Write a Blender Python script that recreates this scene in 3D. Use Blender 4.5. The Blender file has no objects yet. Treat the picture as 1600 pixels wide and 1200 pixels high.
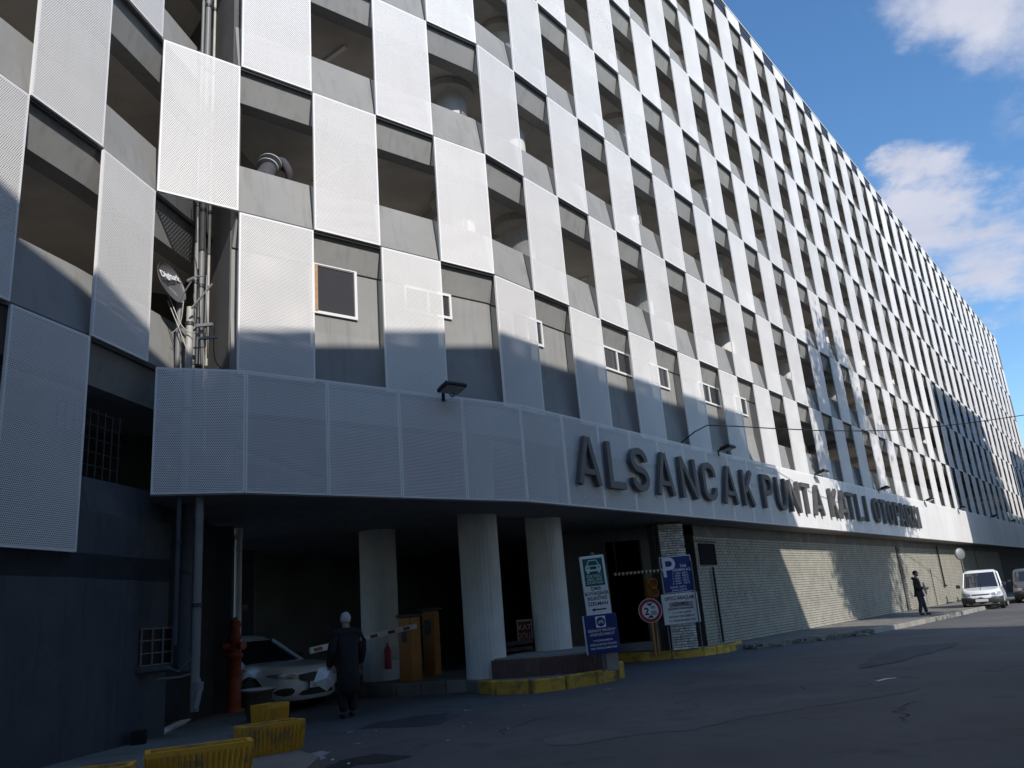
import bpy, math, random
from mathutils import Matrix, Vector
random.seed(7)
R_ = math.radians
SC = bpy.context.scene
COL = SC.collection

# ------------------------------------------------------------------ camera
HC = 1.42
FPX = 1273.77
PITCH, ROLL = R_(15.8475), R_(-4.68164)
cf = Vector((0, math.cos(PITCH), math.sin(PITCH)))
cr0 = Vector((1, 0, 0)); cu0 = Vector((0, -math.sin(PITCH), math.cos(PITCH)))
cr = cr0 * math.cos(ROLL) + cu0 * math.sin(ROLL)
cu = cu0 * math.cos(ROLL) - cr0 * math.sin(ROLL)
cam = bpy.data.cameras.new("camera"); camo = bpy.data.objects.new("camera", cam); COL.objects.link(camo)
M = Matrix.Identity(4)
for i in range(3):
    M[i][0] = cr[i]; M[i][1] = cu[i]; M[i][2] = -cf[i]
M[2][3] = HC
camo.matrix_world = M
cam.sensor_fit = 'HORIZONTAL'; cam.sensor_width = 36; cam.lens = 36 * FPX / 1600
cam.clip_start = 0.05; cam.clip_end = 3000
SC.camera = camo

# ------------------------------------------------------------------ light
SUN = Vector((0.4104, -0.7283, 0.5488)).normalized()      # direction towards the sun
sun_el = math.asin(SUN.z); sun_az = math.atan2(SUN.x, SUN.y)
w = bpy.data.worlds.new("World"); SC.world = w; w.use_nodes = True
nt = w.node_tree; nt.nodes.clear()
def N(t, **k):
    n = nt.nodes.new(t)
    for a, b in k.items(): setattr(n, a, b)
    return n
def Lk(a, b): nt.links.new(a, b)
sky = N('ShaderNodeTexSky', sky_type='NISHITA', sun_disc=False)
sky.sun_elevation = sun_el; sky.sun_rotation = sun_az
sky.air_density = 1.1; sky.dust_density = 0.2; sky.ozone_density = 4.0
SKY_STRENGTH = 0.15
tc = N('ShaderNodeTexCoord')
# clouds: noise on the sky direction, plus a few banks where they stand in the sky
sep = N('ShaderNodeSeparateXYZ'); Lk(tc.outputs['Generated'], sep.inputs[0])
mz = N('ShaderNodeMath', operation='MAXIMUM'); Lk(sep.outputs[2], mz.inputs[0]); mz.inputs[1].default_value = 0.0
az = N('ShaderNodeMath', operation='ADD'); Lk(mz.outputs[0], az.inputs[0]); az.inputs[1].default_value = 0.25
dx = N('ShaderNodeMath', operation='DIVIDE'); Lk(sep.outputs[0], dx.inputs[0]); Lk(az.outputs[0], dx.inputs[1])
dy = N('ShaderNodeMath', operation='DIVIDE'); Lk(sep.outputs[1], dy.inputs[0]); Lk(az.outputs[0], dy.inputs[1])
cx = N('ShaderNodeCombineXYZ'); Lk(dx.outputs[0], cx.inputs[0]); Lk(dy.outputs[0], cx.inputs[1])
n1 = N('ShaderNodeTexNoise'); Lk(cx.outputs[0], n1.inputs['Vector']); n1.inputs['Scale'].default_value = 2.6
n1.inputs['Detail'].default_value = 9; n1.inputs['Roughness'].default_value = 0.58; n1.inputs['Distortion'].default_value = 0.35
n3 = N('ShaderNodeTexNoise'); Lk(cx.outputs[0], n3.inputs['Vector']); n3.inputs['Scale'].default_value = 5.5; n3.inputs['Detail'].default_value = 7; n3.inputs['Roughness'].default_value = .62
vs_ = N('ShaderNodeVectorMath', operation='SUBTRACT'); Lk(n3.outputs['Color'], vs_.inputs[0]); vs_.inputs[1].default_value = (.5, .5, .5)
vm_ = N('ShaderNodeVectorMath', operation='SCALE'); Lk(vs_.outputs[0], vm_.inputs[0]); vm_.inputs['Scale'].default_value = .17
va_ = N('ShaderNodeVectorMath', operation='ADD'); Lk(vm_.outputs[0], va_.inputs[0]); Lk(tc.outputs['Generated'], va_.inputs[1])
def dirpx(x, y):
    return (cr * ((x - 800) / FPX) + cu * ((600 - y) / FPX) + cf).normalized()
banks = [(1560, 8, .085, .42), (1500, -40, .08, .4), (1660, 0, .12, .4), (1480, 345, .085, .60), (1540, 385, .09, .60),
         (1420, 300, .045, .42), (1410, 268, .028, .38), (1470, 405, .055, .5), (1600, 345, .09, .46), (1542, 272, .022, .32), (1640, 420, .1, .4),
         (1590, 462, .035, .22), (1750, 350, .14, .3)]
acc = None
for bx_, by_, rad, amp in banks:
    d = dirpx(bx_, by_)
    sb = N('ShaderNodeVectorMath', operation='DISTANCE'); Lk(va_.outputs[0], sb.inputs[0]); sb.inputs[1].default_value = d
    mr = N('ShaderNodeMapRange', interpolation_type='SMOOTHSTEP'); Lk(sb.outputs['Value'], mr.inputs[0])
    mr.inputs[1].default_value = rad * 1.5; mr.inputs[2].default_value = 0; mr.inputs[3].default_value = 0; mr.inputs[4].default_value = amp
    if acc is None: acc = mr.outputs[0]
    else:
        mx = N('ShaderNodeMath', operation='MAXIMUM'); Lk(acc, mx.inputs[0]); Lk(mr.outputs[0], mx.inputs[1]); acc = mx.outputs[0]
sm = N('ShaderNodeMath', operation='ADD'); Lk(n1.outputs['Fac'], sm.inputs[0]); Lk(acc, sm.inputs[1])
ramp = N('ShaderNodeMapRange', interpolation_type='SMOOTHSTEP'); Lk(sm.outputs[0], ramp.inputs[0])
ramp.inputs[1].default_value = 0.68; ramp.inputs[2].default_value = 1.0; ramp.inputs[3].default_value = 0; ramp.inputs[4].default_value = 0.88
hs = N('ShaderNodeHueSaturation'); hs.inputs['Saturation'].default_value = 1.14; hs.inputs['Value'].default_value = 1.28; Lk(sky.outputs[0], hs.inputs['Color'])
cm = N('ShaderNodeMixRGB'); Lk(ramp.outputs[0], cm.inputs[0]); Lk(hs.outputs[0], cm.inputs[1])
n2 = N('ShaderNodeTexNoise'); Lk(cx.outputs[0], n2.inputs['Vector']); n2.inputs['Scale'].default_value = 5; n2.inputs['Detail'].default_value = 4
cc = N('ShaderNodeMixRGB'); Lk(n2.outputs['Fac'], cc.inputs[0])
cc.inputs[1].default_value = (3.5, 3.7, 4.6, 1); cc.inputs[2].default_value = (5.9, 5.8, 6.2, 1)
Lk(cc.outputs[0], cm.inputs[2])
bg = N('ShaderNodeBackground'); bg.inputs[1].default_value = SKY_STRENGTH; Lk(cm.outputs[0], bg.inputs[0])
wo = N('ShaderNodeOutputWorld'); Lk(bg.outputs[0], wo.inputs[0])

sl = bpy.data.lights.new("sun", 'SUN'); sl.energy = 4.25; sl.angle = R_(0.53); sl.color = (1, .955, .885)
so = bpy.data.objects.new("sun", sl); COL.objects.link(so); so.location = (20, -40, 40)
so.rotation_euler = (-SUN).to_track_quat('-Z', 'Y').to_euler()

SC.view_settings.view_transform = 'Standard'; SC.view_settings.look = 'None'
SC.view_settings.exposure = 0; SC.view_settings.gamma = 1; SC.view_settings.use_curve_mapping = False
SC.render.engine = 'CYCLES'
SC.cycles.max_bounces = 7; SC.cycles.diffuse_bounces = 4; SC.cycles.transparent_max_bounces = 16
SC.cycles.caustics_reflective = False; SC.cycles.caustics_refractive = False
SC.cycles.use_denoising = True

# ------------------------------------------------------------------ helpers
def at(x, y, z=None, plane=None):
    """world point of the sight line through a photo pixel at height z, or on a vertical plane (origin, normal)"""
    d = cr * ((x - 800) / FPX) + cu * ((600 - y) / FPX) + cf
    if plane:
        o, n = plane
        t = (Vector((o[0], o[1], 0)) - Vector((0, 0, HC))).to_2d().dot(n) / d.to_2d().dot(n)
    else:
        t = (z - HC) / d.z
    return Vector((0, 0, HC)) + d * t

WM = {}
def FR(o, deg, z=0.0):
    """frame: local x along the facade, local y inwards, local z up"""
    return Matrix.Translation((o[0], o[1], z)) @ Matrix.Rotation(R_(deg), 4, 'Z')

class MB:
    def __init__(s, M=None): s.v = []; s.f = []; s.m = []; s.M = M or Matrix.Identity(4); s.sm = []
    def add(s, vs, fs, m=0, smooth=False):
        b = len(s.v); M = s.M
        s.v += [tuple(M @ Vector(v)) for v in vs]
        s.f += [tuple(b + i for i in f) for f in fs]; s.m += [m] * len(fs); s.sm += [smooth] * len(fs)
        return s
    def box(s, x0, x1, y0, y1, z0, z1, m=0, skip=''):
        v = [(x0,y0,z0),(x1,y0,z0),(x1,y1,z0),(x0,y1,z0),(x0,y0,z1),(x1,y0,z1),(x1,y1,z1),(x0,y1,z1)]
        f = {'b':(3,2,1,0),'t':(4,5,6,7),'f':(0,1,5,4),'k':(2,3,7,6),'l':(3,0,4,7),'r':(1,2,6,5)}
        return s.add(v, [f[k] for k in f if k not in skip], m)
    def cbox(s, c, sz, m=0, rz=0, rx=0, ry=0, bev=0):
        K = s.M; s.M = K @ Matrix.Translation(c) @ Matrix.Rotation(rz,4,'Z') @ Matrix.Rotation(rx,4,'X') @ Matrix.Rotation(ry,4,'Y')
        a, b, c2 = sz[0]/2, sz[1]/2, sz[2]/2
        if bev: s.bbox(-a,a,-b,b,-c2,c2,bev,m)
        else: s.box(-a,a,-b,b,-c2,c2,m)
        s.M = K; return s
    def bbox(s, x0,x1,y0,y1,z0,z1, e, m=0):
        """box with chamfered edges"""
        P = []; 
        xs=(x0,x1); ys=(y0,y1); zs=(z0,z1); idx={}
        for i in (0,1):
            for j in (0,1):
                for k in (0,1):
                    sx=e if i==0 else -e; sy=e if j==0 else -e; sz=e if k==0 else -e
                    for a in range(3):
                        p=[xs[i]+sx,ys[j]+sy,zs[k]+sz]; p[a]=(xs[i],ys[j],zs[k])[a]
                        idx[(i,j,k,a)]=len(P); P.append(tuple(p))
        F=[]
        for a in range(3):
            b,c=(a+1)%3,(a+2)%3
            for sgn in (0,1):
                q=[]
                for (u,v) in ((0,0),(1,0),(1,1),(0,1)):
                    k=[0,0,0]; k[a]=sgn;k[b]=u;k[c]=v; q.append(idx[(k[0],k[1],k[2],a)])
                F.append(tuple(q if sgn else q[::-1]))
        for a in range(3):
            b,c=(a+1)%3,(a+2)%3
            for u in (0,1):
                for v in (0,1):
                    k0=[0,0,0];k0[b]=u;k0[c]=v;k1=list(k0);k1[a]=1
                    q=(idx[(*k0,b)],idx[(*k1,b)],idx[(*k1,c)],idx[(*k0,c)]); F.append(q if (u!=v) else q[::-1])
        for i in (0,1):
            for j in (0,1):
                for k in (0,1):
                    q=tuple(idx[(i,j,k,a)] for a in range(3)); F.append(q if (i+j+k)%2 else q[::-1])
        return s.add(P,F,m)
    def prism(s, poly, z0, z1, m=0, mt=None):
        n = len(poly)
        a = sum(poly[i][0]*poly[(i+1)%n][1]-poly[(i+1)%n][0]*poly[i][1] for i in range(n))
        if a < 0: poly = poly[::-1]
        v = [(p[0],p[1],z0) for p in poly] + [(p[0],p[1],z1) for p in poly]
        s.add(v, [(i,(i+1)%n,n+(i+1)%n,n+i) for i in range(n)], m)
        s.add(v, [tuple(range(n))[::-1], tuple(range(n, 2*n))], m if mt is None else mt)
        return s
    def extr(s, poly, y0, y1, m=0):
        """polygon in x,z extruded along y"""
        K = s.M; s.M = K @ Matrix(((1,0,0,0),(0,0,-1,0),(0,1,0,0),(0,0,0,1)))
        s.prism(poly, -y1, -y0, m); s.M = K; return s
    def tube(s, pts, r, seg=8, m=0, caps=True):
        pts = [Vector(p) for p in pts]; rings = []
        n = len(pts); rs = r if isinstance(r, (list, tuple)) else [r]*n
        up = None; v = []; f = []
        for i, p in enumerate(pts):
            d = (pts[min(i+1,n-1)] - pts[max(i-1,0)]).normalized()
            if up is None:
                up = Vector((0,0,1)) if abs(d.z) < .9 else Vector((1,0,0))
            a = d.cross(up)
            if a.length < 1e-4: a = d.cross(Vector((0,1,0)))
            a.normalize(); b = a.cross(d).normalized(); up = b
            for k in range(seg):
                t = 2*math.pi*k/seg
                v.append(p + (a*math.cos(t) + b*math.sin(t))*rs[i])
        for i in range(n-1):
            for k in range(seg):
                k2 = (k+1)%seg
                f.append((i*seg+k, (i+1)*seg+k, (i+1)*seg+k2, i*seg+k2))
        s.add(v, f, m, True)
        if caps: s.add(v, [tuple(range(seg)), tuple(range((n-1)*seg, n*seg))[::-1]], m)
        return s
    def lathe(s, prof, c=(0,0,0), seg=16, m=0, sx=1, sy=1, smooth=True):
        v = []; f = []; n = len(prof)
        for r, z in prof:
            for k in range(seg):
                t = 2*math.pi*k/seg; v.append((c[0]+r*math.cos(t)*sx, c[1]+r*math.sin(t)*sy, c[2]+z))
        for i in range(n-1):
            for k in range(seg):
                k2 = (k+1)%seg; f.append((i*seg+k, i*seg+k2, (i+1)*seg+k2, (i+1)*seg+k))
        s.add(v, f, m, smooth)
        s.add(v, [tuple(range(seg))[::-1], tuple(range((n-1)*seg, n*seg))], m)
        return s
    def quad(s, a, b, c, d, m=0): return s.add([a,b,c,d], [(0,1,2,3)], m)
    def sweep(s, path, prof, m=0, closed=True, caps=True):
        """sweep a profile of (inward offset, z) along a plan polyline with mitred corners; path interior on the left"""
        n = len(path); v = []; f = []; k = len(prof)
        for i in range(n):
            p = Vector(path[i][:2])
            d0 = (Vector(path[i][:2]) - Vector(path[i-1][:2])).normalized() if i > 0 else None
            d1 = (Vector(path[i+1][:2]) - p).normalized() if i < n-1 else None
            if d0 is None: d0 = d1
            if d1 is None: d1 = d0
            n0 = Vector((-d0.y, d0.x)); n1_ = Vector((-d1.y, d1.x)); nn = (n0+n1_).normalized(); q = nn / max(.3, nn.dot(n0))
            for o, z in prof: v.append((p.x+q.x*o, p.y+q.y*o, z))
        kk = k if closed else k-1
        for i in range(n-1):
            for j in range(kk):
                j2 = (j+1)%k; f.append((i*k+j, i*k+j2, (i+1)*k+j2, (i+1)*k+j))
        if caps and closed: f += [tuple(range(k)), tuple(range((n-1)*k, n*k))[::-1]]
        return s.add(v, f, m)
    def ribbon(s, pts, wd, y0, y1, m=0, close=False):
        """flat stroke of constant width in the x,z plane, extruded y0..y1"""
        P = [Vector((p[0], p[1])) for p in pts]; n = len(P); Lp = []; Rp = []
        for i in range(n):
            if close: d0 = (P[i]-P[i-1]).normalized(); d1 = (P[(i+1)%n]-P[i]).normalized()
            else:
                d0 = (P[i]-P[i-1]).normalized() if i else (P[1]-P[0]).normalized()
                d1 = (P[i+1]-P[i]).normalized() if i < n-1 else d0
            a = Vector((-d0.y,d0.x)); b = Vector((-d1.y,d1.x)); q = (a+b).normalized(); q = q/max(.35,q.dot(a))*wd/2
            Lp.append(P[i]+q); Rp.append(P[i]-q)
        v = []; 
        for y in (y0, y1):
            v += [(p.x,y,p.y) for p in Lp] + [(p.x,y,p.y) for p in Rp]
        f = []; o = 2*n
        for i in range(n if close else n-1):
            j = (i+1)%n
            f += [(i,j,n+j,n+i)[::-1], (o+i,o+j,o+n+j,o+n+i), (i,j,o+j,o+i), (n+i,n+j,o+n+j,o+n+i)[::-1]]
        if not close: f += [(0,n,o+n,o)[::-1], (n-1,2*n-1,o+2*n-1,o+n-1)]
        return s.add(v, [q for q in f], m)
    def mesh(s, name, mats, inv=None):
        me = bpy.data.meshes.new(name)
        vs = s.v if inv is None else [tuple(inv @ Vector(v)) for v in s.v]
        me.from_pydata(vs, [], s.f)
        for mt in (mats if isinstance(mats, (list, tuple)) else [mats]): me.materials.append(mt)
        me.polygons.foreach_set('material_index', s.m); me.polygons.foreach_set('use_smooth', s.sm)
        me.update(); return me
    def build(s, name, mats, parent=None, fix=False):
        inv = WM[parent].inverted() if parent else None
        me = s.mesh(name, mats, inv)
        if fix: fixn(me)
        o = bpy.data.objects.new(name, me); COL.objects.link(o)
        if parent: o.parent = parent; WM[o] = WM[parent]
        else: WM[o] = Matrix.Identity(4)
        return o
import bmesh
def fixn(me):
    b = bmesh.new(); b.from_mesh(me); bmesh.ops.recalc_face_normals(b, faces=b.faces); b.to_mesh(me); b.free()
def tag(o, label=None, cat=None, group=None, kind=None):
    if label: o['label'] = label
    if cat: o['category'] = cat
    if group: o['group'] = group
    if kind: o['kind'] = kind
    return o
def thing(name, loc, label, cat, group=None, rz=0.0):
    o = bpy.data.objects.new(name, None); COL.objects.link(o); o.empty_display_size = .2
    o.location = loc; o.rotation_euler = (0, 0, rz)
    WM[o] = Matrix.Translation(loc) @ Matrix.Rotation(rz, 4, 'Z')
    return tag(o, label, cat, group)
def place(name, me, mat, parent):
    """an object showing a shared mesh at a world matrix, as a part of parent"""
    o = bpy.data.objects.new(name, me); COL.objects.link(o)
    o.parent = parent; o.matrix_basis = WM[parent].inverted() @ mat
    WM[o] = mat
    return o
def text(name, s, size, mat, M, parent, ext=.002, align='CENTER', sx=1.0, bold=0.0):
    cu_ = bpy.data.curves.new(name, 'FONT'); cu_.body = s; cu_.size = size; cu_.extrude = ext; cu_.align_x = align; cu_.resolution_u = 3; cu_.offset = bold
    to = bpy.data.objects.new(name + '_t', cu_); COL.objects.link(to)
    dg = bpy.context.evaluated_depsgraph_get(); me = bpy.data.meshes.new_from_object(to.evaluated_get(dg))
    bpy.data.objects.remove(to)
    # text lies in x,y: stand it up so that it faces local -y
    K = M @ Matrix.Rotation(math.pi/2, 4, 'X') @ Matrix.Diagonal((sx,1,1,1))
    me.transform(WM[parent].inverted() @ K if parent else K)
    me.materials.clear(); me.materials.append(mat); me.name = name
    o = bpy.data.objects.new(name, me); COL.objects.link(o)
    if parent: o.parent = parent; WM[o] = WM[parent]
    return o

# ------------------------------------------------------------------ materials
def mat(name, col, rough=.7, metal=0.0, noise=0.0, nscale=3.0, bump=0.0, bscale=40.0, stain=None, objvar=0.0, spec=None, streak=0.0, coat=0.0):
    m = bpy.data.materials.new(name); m.use_nodes = True; t = m.node_tree; b = t.nodes['Principled BSDF']
    b.inputs['Base Color'].default_value = (*col, 1); b.inputs['Roughness'].default_value = rough; b.inputs['Metallic'].default_value = metal
    if spec is not None: b.inputs['Specular IOR Level'].default_value = spec
    if coat: b.inputs['Coat Weight'].default_value = coat
    if noise or bump or stain or objvar or streak:
        g = t.nodes.new('ShaderNodeNewGeometry'); out = None
        def nz(sc, det=6, ro=.6, vec=None):
            n = t.nodes.new('ShaderNodeTexNoise'); n.inputs['Scale'].default_value = sc; n.inputs['Detail'].default_value = det; n.inputs['Roughness'].default_value = ro
            t.links.new(vec or g.outputs['Position'], n.inputs['Vector']); return n
        cur = None
        def mixc(fac, c1, c2, blend='MIX'):
            x = t.nodes.new('ShaderNodeMixRGB'); x.blend_type = blend
            for s_, v_ in ((0, fac), (1, c1), (2, c2)):
                if hasattr(v_, 'node'): t.links.new(v_, x.inputs[s_])
                elif s_ == 0: x.inputs[0].default_value = v_
                else: x.inputs[s_].default_value = (*v_, 1)
            return x.outputs[0]
        def rng(s_, a, b_, c_, d_):
            r = t.nodes.new('ShaderNodeMapRange'); t.links.new(s_, r.inputs[0])
            for k, v_ in enumerate((a, b_, c_, d_)): r.inputs[k+1].default_value = v_
            return r.outputs[0]
        cur = col
        if noise:
            n = nz(nscale); cur = mixc(rng(n.outputs['Fac'], .3, .7, 0, 1), tuple(c*(1-noise) for c in col), tuple(min(1, c*(1+noise)) for c in col))
        if streak:
            mp = t.nodes.new('ShaderNodeMapping'); t.links.new(g.outputs['Position'], mp.inputs[0]); mp.inputs['Scale'].default_value = (6, 6, .5)
            n = nz(1.0, 5, .6, mp.outputs[0]); cur = mixc(rng(n.outputs['Fac'], .52, .75, 0, streak), cur, tuple(c*.35 for c in col))
        if stain:
            n = nz(stain[1], 8, .65); cur = mixc(rng(n.outputs['Fac'], stain[3] if len(stain) > 3 else .52, .68, 0, stain[2]), cur, stain[0])
        if objvar:
            oi = t.nodes.new('ShaderNodeObjectInfo'); hs = t.nodes.new('ShaderNodeHueSaturation')
            t.links.new(rng(oi.outputs['Random'], 0, 1, 1-objvar, 1+objvar), hs.inputs['Value'])
            if hasattr(cur, 'node'): t.links.new(cur, hs.inputs['Color'])
            else: hs.inputs['Color'].default_value = (*cur, 1)
            cur = hs.outputs[0]
        if hasattr(cur, 'node'): t.links.new(cur, b.inputs['Base Color'])
        if bump:
            n = nz(bscale, 5, .7); bp = t.nodes.new('ShaderNodeBump'); bp.inputs['Strength'].default_value = bump; bp.inputs['Distance'].default_value = .02
            t.links.new(n.outputs['Fac'], bp.inputs['Height']); t.links.new(bp.outputs[0], b.inputs['Normal'])
    return m

def perforated(name, col, pitch=.030, rad=.265, far=None):
    m = mat(name, col, rough=.66, noise=.05, nscale=.5, objvar=.06, streak=.06)
    t = m.node_tree; b = t.nodes['Principled BSDF']; out = t.nodes['Material Output']
    g = t.nodes.new('ShaderNodeTexCoord'); s = t.nodes.new('ShaderNodeSeparateXYZ'); t.links.new(g.outputs['Object'], s.inputs[0])
    def mth(op, a, b_=None):
        n = t.nodes.new('ShaderNodeMath'); n.operation = op
        for i, x in enumerate((a, b_)):
            if x is None: continue
            if hasattr(x, 'node'): t.links.new(x, n.inputs[i])
            else: n.inputs[i].default_value = x
        return n.outputs[0]
    u = mth('DIVIDE', s.outputs[0], pitch); v = mth('DIVIDE', s.outputs[2], pitch*.866)
    row = mth('FLOOR', v); off = mth('MULTIPLY', mth('MODULO', row, 2.0), .5)
    du = mth('SUBTRACT', mth('FRACT', mth('ADD', u, off)), .5); dv = mth('MULTIPLY', mth('SUBTRACT', mth('FRACT', v), .5), .866)
    d = mth('SQRT', mth('ADD', mth('MULTIPLY', du, du), mth('MULTIPLY', dv, dv)))
    hole = mth('LESS_THAN', d, rad)
    tr = t.nodes.new('ShaderNodeBsdfTransparent'); mx = t.nodes.new('ShaderNodeMixShader')
    
    if far is None: t.links.new(hole, mx.inputs[0])
    else: mx.inputs[0].default_value = far
    t.links.new(b.outputs[0], mx.inputs[1]); t.links.new(tr.outputs[0], mx.inputs[2])
    t.links.new(mx.outputs[0], out.inputs[0]); return m

M_perf = perforated('perforated_metal', (.80, .775, .755)); M_perf_far = perforated('perforated_metal_far', (.80, .775, .76), far=.22); M_perf_end = perforated('perforated_metal_end', (.80, .775, .765), far=.10)
M_edge = mat('white_folded_edge', (.84, .82, .80), .4)
M_belt = perforated('perforated_belt_metal', (.80, .775, .76), rad=.27); M_belt_far = perforated('perforated_belt_far', (.80, .775, .76), far=.12)
M_rail = mat('dark_rail', (.05, .05, .052), .5, .3)
M_wall = mat('grey_painted_concrete', (.285, .28, .268), .8, noise=.08, nscale=.8, bump=.15, bscale=30, streak=.35, stain=((.2,.19,.17), 1.2, .25))
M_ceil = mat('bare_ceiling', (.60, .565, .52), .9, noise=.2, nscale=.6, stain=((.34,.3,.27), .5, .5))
M_floor = mat('garage_floor', (.25, .24, .22), .8, noise=.15)
M_dark = mat('gap_black', (.03, .032, .036), .5, .2)
M_col = mat('fluted_column_paint', (.66, .65, .62), .75, noise=.08, nscale=2, streak=.25, bump=.2, bscale=25)
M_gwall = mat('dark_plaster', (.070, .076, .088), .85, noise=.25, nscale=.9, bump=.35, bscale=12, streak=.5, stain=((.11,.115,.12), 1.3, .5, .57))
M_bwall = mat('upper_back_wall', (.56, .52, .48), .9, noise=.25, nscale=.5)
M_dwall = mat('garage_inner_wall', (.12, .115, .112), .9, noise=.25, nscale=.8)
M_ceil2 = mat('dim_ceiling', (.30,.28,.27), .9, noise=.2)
M_lint = mat('shade_toned_lintel', (.15,.14,.135), .85, noise=.2, nscale=1.5, stain=((.3,.28,.25), 1.5, .5, .55))  # base colour darkened for the shade under the belt, with paler stains
M_joint = mat('brick_joint', (.10,.095,.085), .95)
M_navy = mat('dark_navy_cladding', (.03,.035,.05), .6)
M_letter = mat('letter_grey_paint', (.085, .083, .085), .5, noise=.05)
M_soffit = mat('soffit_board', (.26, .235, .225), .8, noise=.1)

# ------------------------------------------------------------------ the plan of the facade
W1, A1 = 1.436, 39.95
W2, A2 = 1.4415, 52.62
V0 = Vector((-4.58, 12.98))
d1 = Vector((math.cos(R_(A1)), math.sin(R_(A1)))); d2 = Vector((math.cos(R_(A2)), math.sin(R_(A2))))
N1 = Vector((d1.y, -d1.x)); N2 = Vector((d2.y, -d2.x))
P4 = V0 + d1*W1*4
LV0 = V0 - d1*1.40
LV1 = Vector((-5.86, 10.75)); LV2 = Vector((-6.17, 9.40))
aw = R_(-103.0); dw = Vector((math.cos(aw), math.sin(aw)))
LV = [LV0, LV1, LV2] + [LV2 + dw*1.38*k for k in range(1, 7)]
NC = 68
PE = P4 + d2*W2*(NC-4)
Z1, RH = 5.676, 3.017
Zr = [Z1 + (i-1)*RH for i in range(0, 9)]      # Zr[i] = height of row line i
ZT = 27.58
def V(j):
    return V0 + d1*W1*j if j <= 4 else P4 + d2*W2*(j-4)
def L2(t, n, z=0.0):
    """point in the frame of the long facade: t along it, n outwards"""
    p = P4 + d2*t + N2*n; return Vector((p.x, p.y, z))
F2 = FR(P4, A2)           # local y inwards
F1 = FR(V0, A1)

bld = thing('parking_garage', (P4.x, P4.y, 0), 'long multi-storey car park clad in a chequerboard of white perforated panels', 'car park')

# panels ---------------------------------------------------------------
def panel_mesh(name, wd, ht, pm, gap=.012, brd=.03, dep=.045):
    b = MB(); x0, x1, z0, z1 = gap, wd-gap, gap, ht-gap
    b.quad((x0+brd,0,z0+brd),(x1-brd,0,z0+brd),(x1-brd,0,z1-brd),(x0+brd,0,z1-brd), 0)
    b.quad((x0,0,z0),(x1,0,z0),(x1-brd,0,z0+brd),(x0+brd,0,z0+brd), 1)
    b.quad((x1,0,z0),(x1,0,z1),(x1-brd,0,z1-brd),(x1-brd,0,z0+brd), 1)
    b.quad((x1,0,z1),(x0,0,z1),(x0+brd,0,z1-brd),(x1-brd,0,z1-brd), 1)
    b.quad((x0,0,z1),(x0,0,z0),(x0+brd,0,z0+brd),(x0+brd,0,z1-brd), 1)
    b.quad((x0,0,z0),(x0,dep,z0),(x1,dep,z0),(x1,0,z0), 1); b.quad((x0,0,z1),(x1,0,z1),(x1,dep,z1),(x0,dep,z1), 1)
    b.quad((x0,0,z0),(x0,0,z1),(x0,dep,z1),(x0,dep,z0), 1); b.quad((x1,0,z0),(x1,dep,z0),(x1,dep,z1),(x1,0,z1), 1)
    return b.mesh(name, [pm, M_edge])
me1 = panel_mesh('facade_panel', W1, RH, M_perf); me2 = panel_mesh('facade_panel', W2, RH, M_perf)
me3 = panel_mesh('facade_panel', W2, RH, M_perf_far); me4 = panel_mesh('facade_panel', W2, RH, M_perf_end)
meT = panel_mesh('parapet_panel', W2, ZT-Zr[8], M_perf_end); meT1 = panel_mesh('parapet_panel', W1, ZT-Zr[8], M_perf)
meW = panel_mesh('facade_panel', 1.385, RH, M_perf); meC = panel_mesh('facade_panel', 1.40, RH, M_perf)
for j in range(-1, NC):
    for i in range(1, 9):
        if (j+i) % 2 == 0: continue
        if j == -1: M_ = FR(LV0, A1); me = meC
        elif j < 4: M_ = FR(V(j), A1); me = me1 if i < 8 else meT1
        else: M_ = FR(V(j), A2); me = (me2 if j + i*.8 < 13 else me3 if j < 32 else me4) if i < 8 else meT
        jit = (random.random()-.5)*.016
        place('facade_panel' if i < 8 else 'parapet_panel', me, Matrix.Translation((0,0,Zr[i])) @ M_ @ Matrix.Translation((0,jit,0)), bld)
for k in range(0, 7):                 # the short wing at the left: cells between LV[k+1] and LV[k]
    a, b_ = LV[k+1], LV[k]; ang = math.degrees(math.atan2((b_-a).y, (b_-a).x)); j = -2-k
    for i in range(0, 8):
        if (j+i) % 2 == 0: continue
        sx = (b_-a).length/1.385
        place('facade_panel', meW, Matrix.Translation((0,0,Zr[i])) @ FR(a, ang) @ Matrix.Diagonal((sx,1,1,1)), bld)

# belt of panels over the street
BO = .42
belt = [LV0 + N1*.02 + d1*.1] + [V(j) + N1*BO for j in range(0, 4)] + [P4 + (N1+N2).normalized()*BO*1.006] + [V(j) + N2*BO for j in range(5, NC+1)]
ZB, ZBT = 3.60, 5.62
meB = panel_mesh('belt_panel', 1.0, ZBT-ZB, M_belt, gap=.0, brd=.026, dep=.06)
Bmesh = {}
for k in range(len(belt)-1):
    a, b_ = belt[k], belt[k+1]; Lw = (b_-a).length; far = k > 14; key = (round(Lw, 3), far)
    if key not in Bmesh: Bmesh[key] = panel_mesh('belt_panel', Lw, ZBT-ZB, M_belt_far if far else M_belt, gap=.004, brd=.03, dep=.05)
    ang = math.degrees(math.atan2((b_-a).y, (b_-a).x))
    place('belt_panel', Bmesh[key], Matrix.Translation((0,0,ZB)) @ FR(a, ang), bld)

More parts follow.
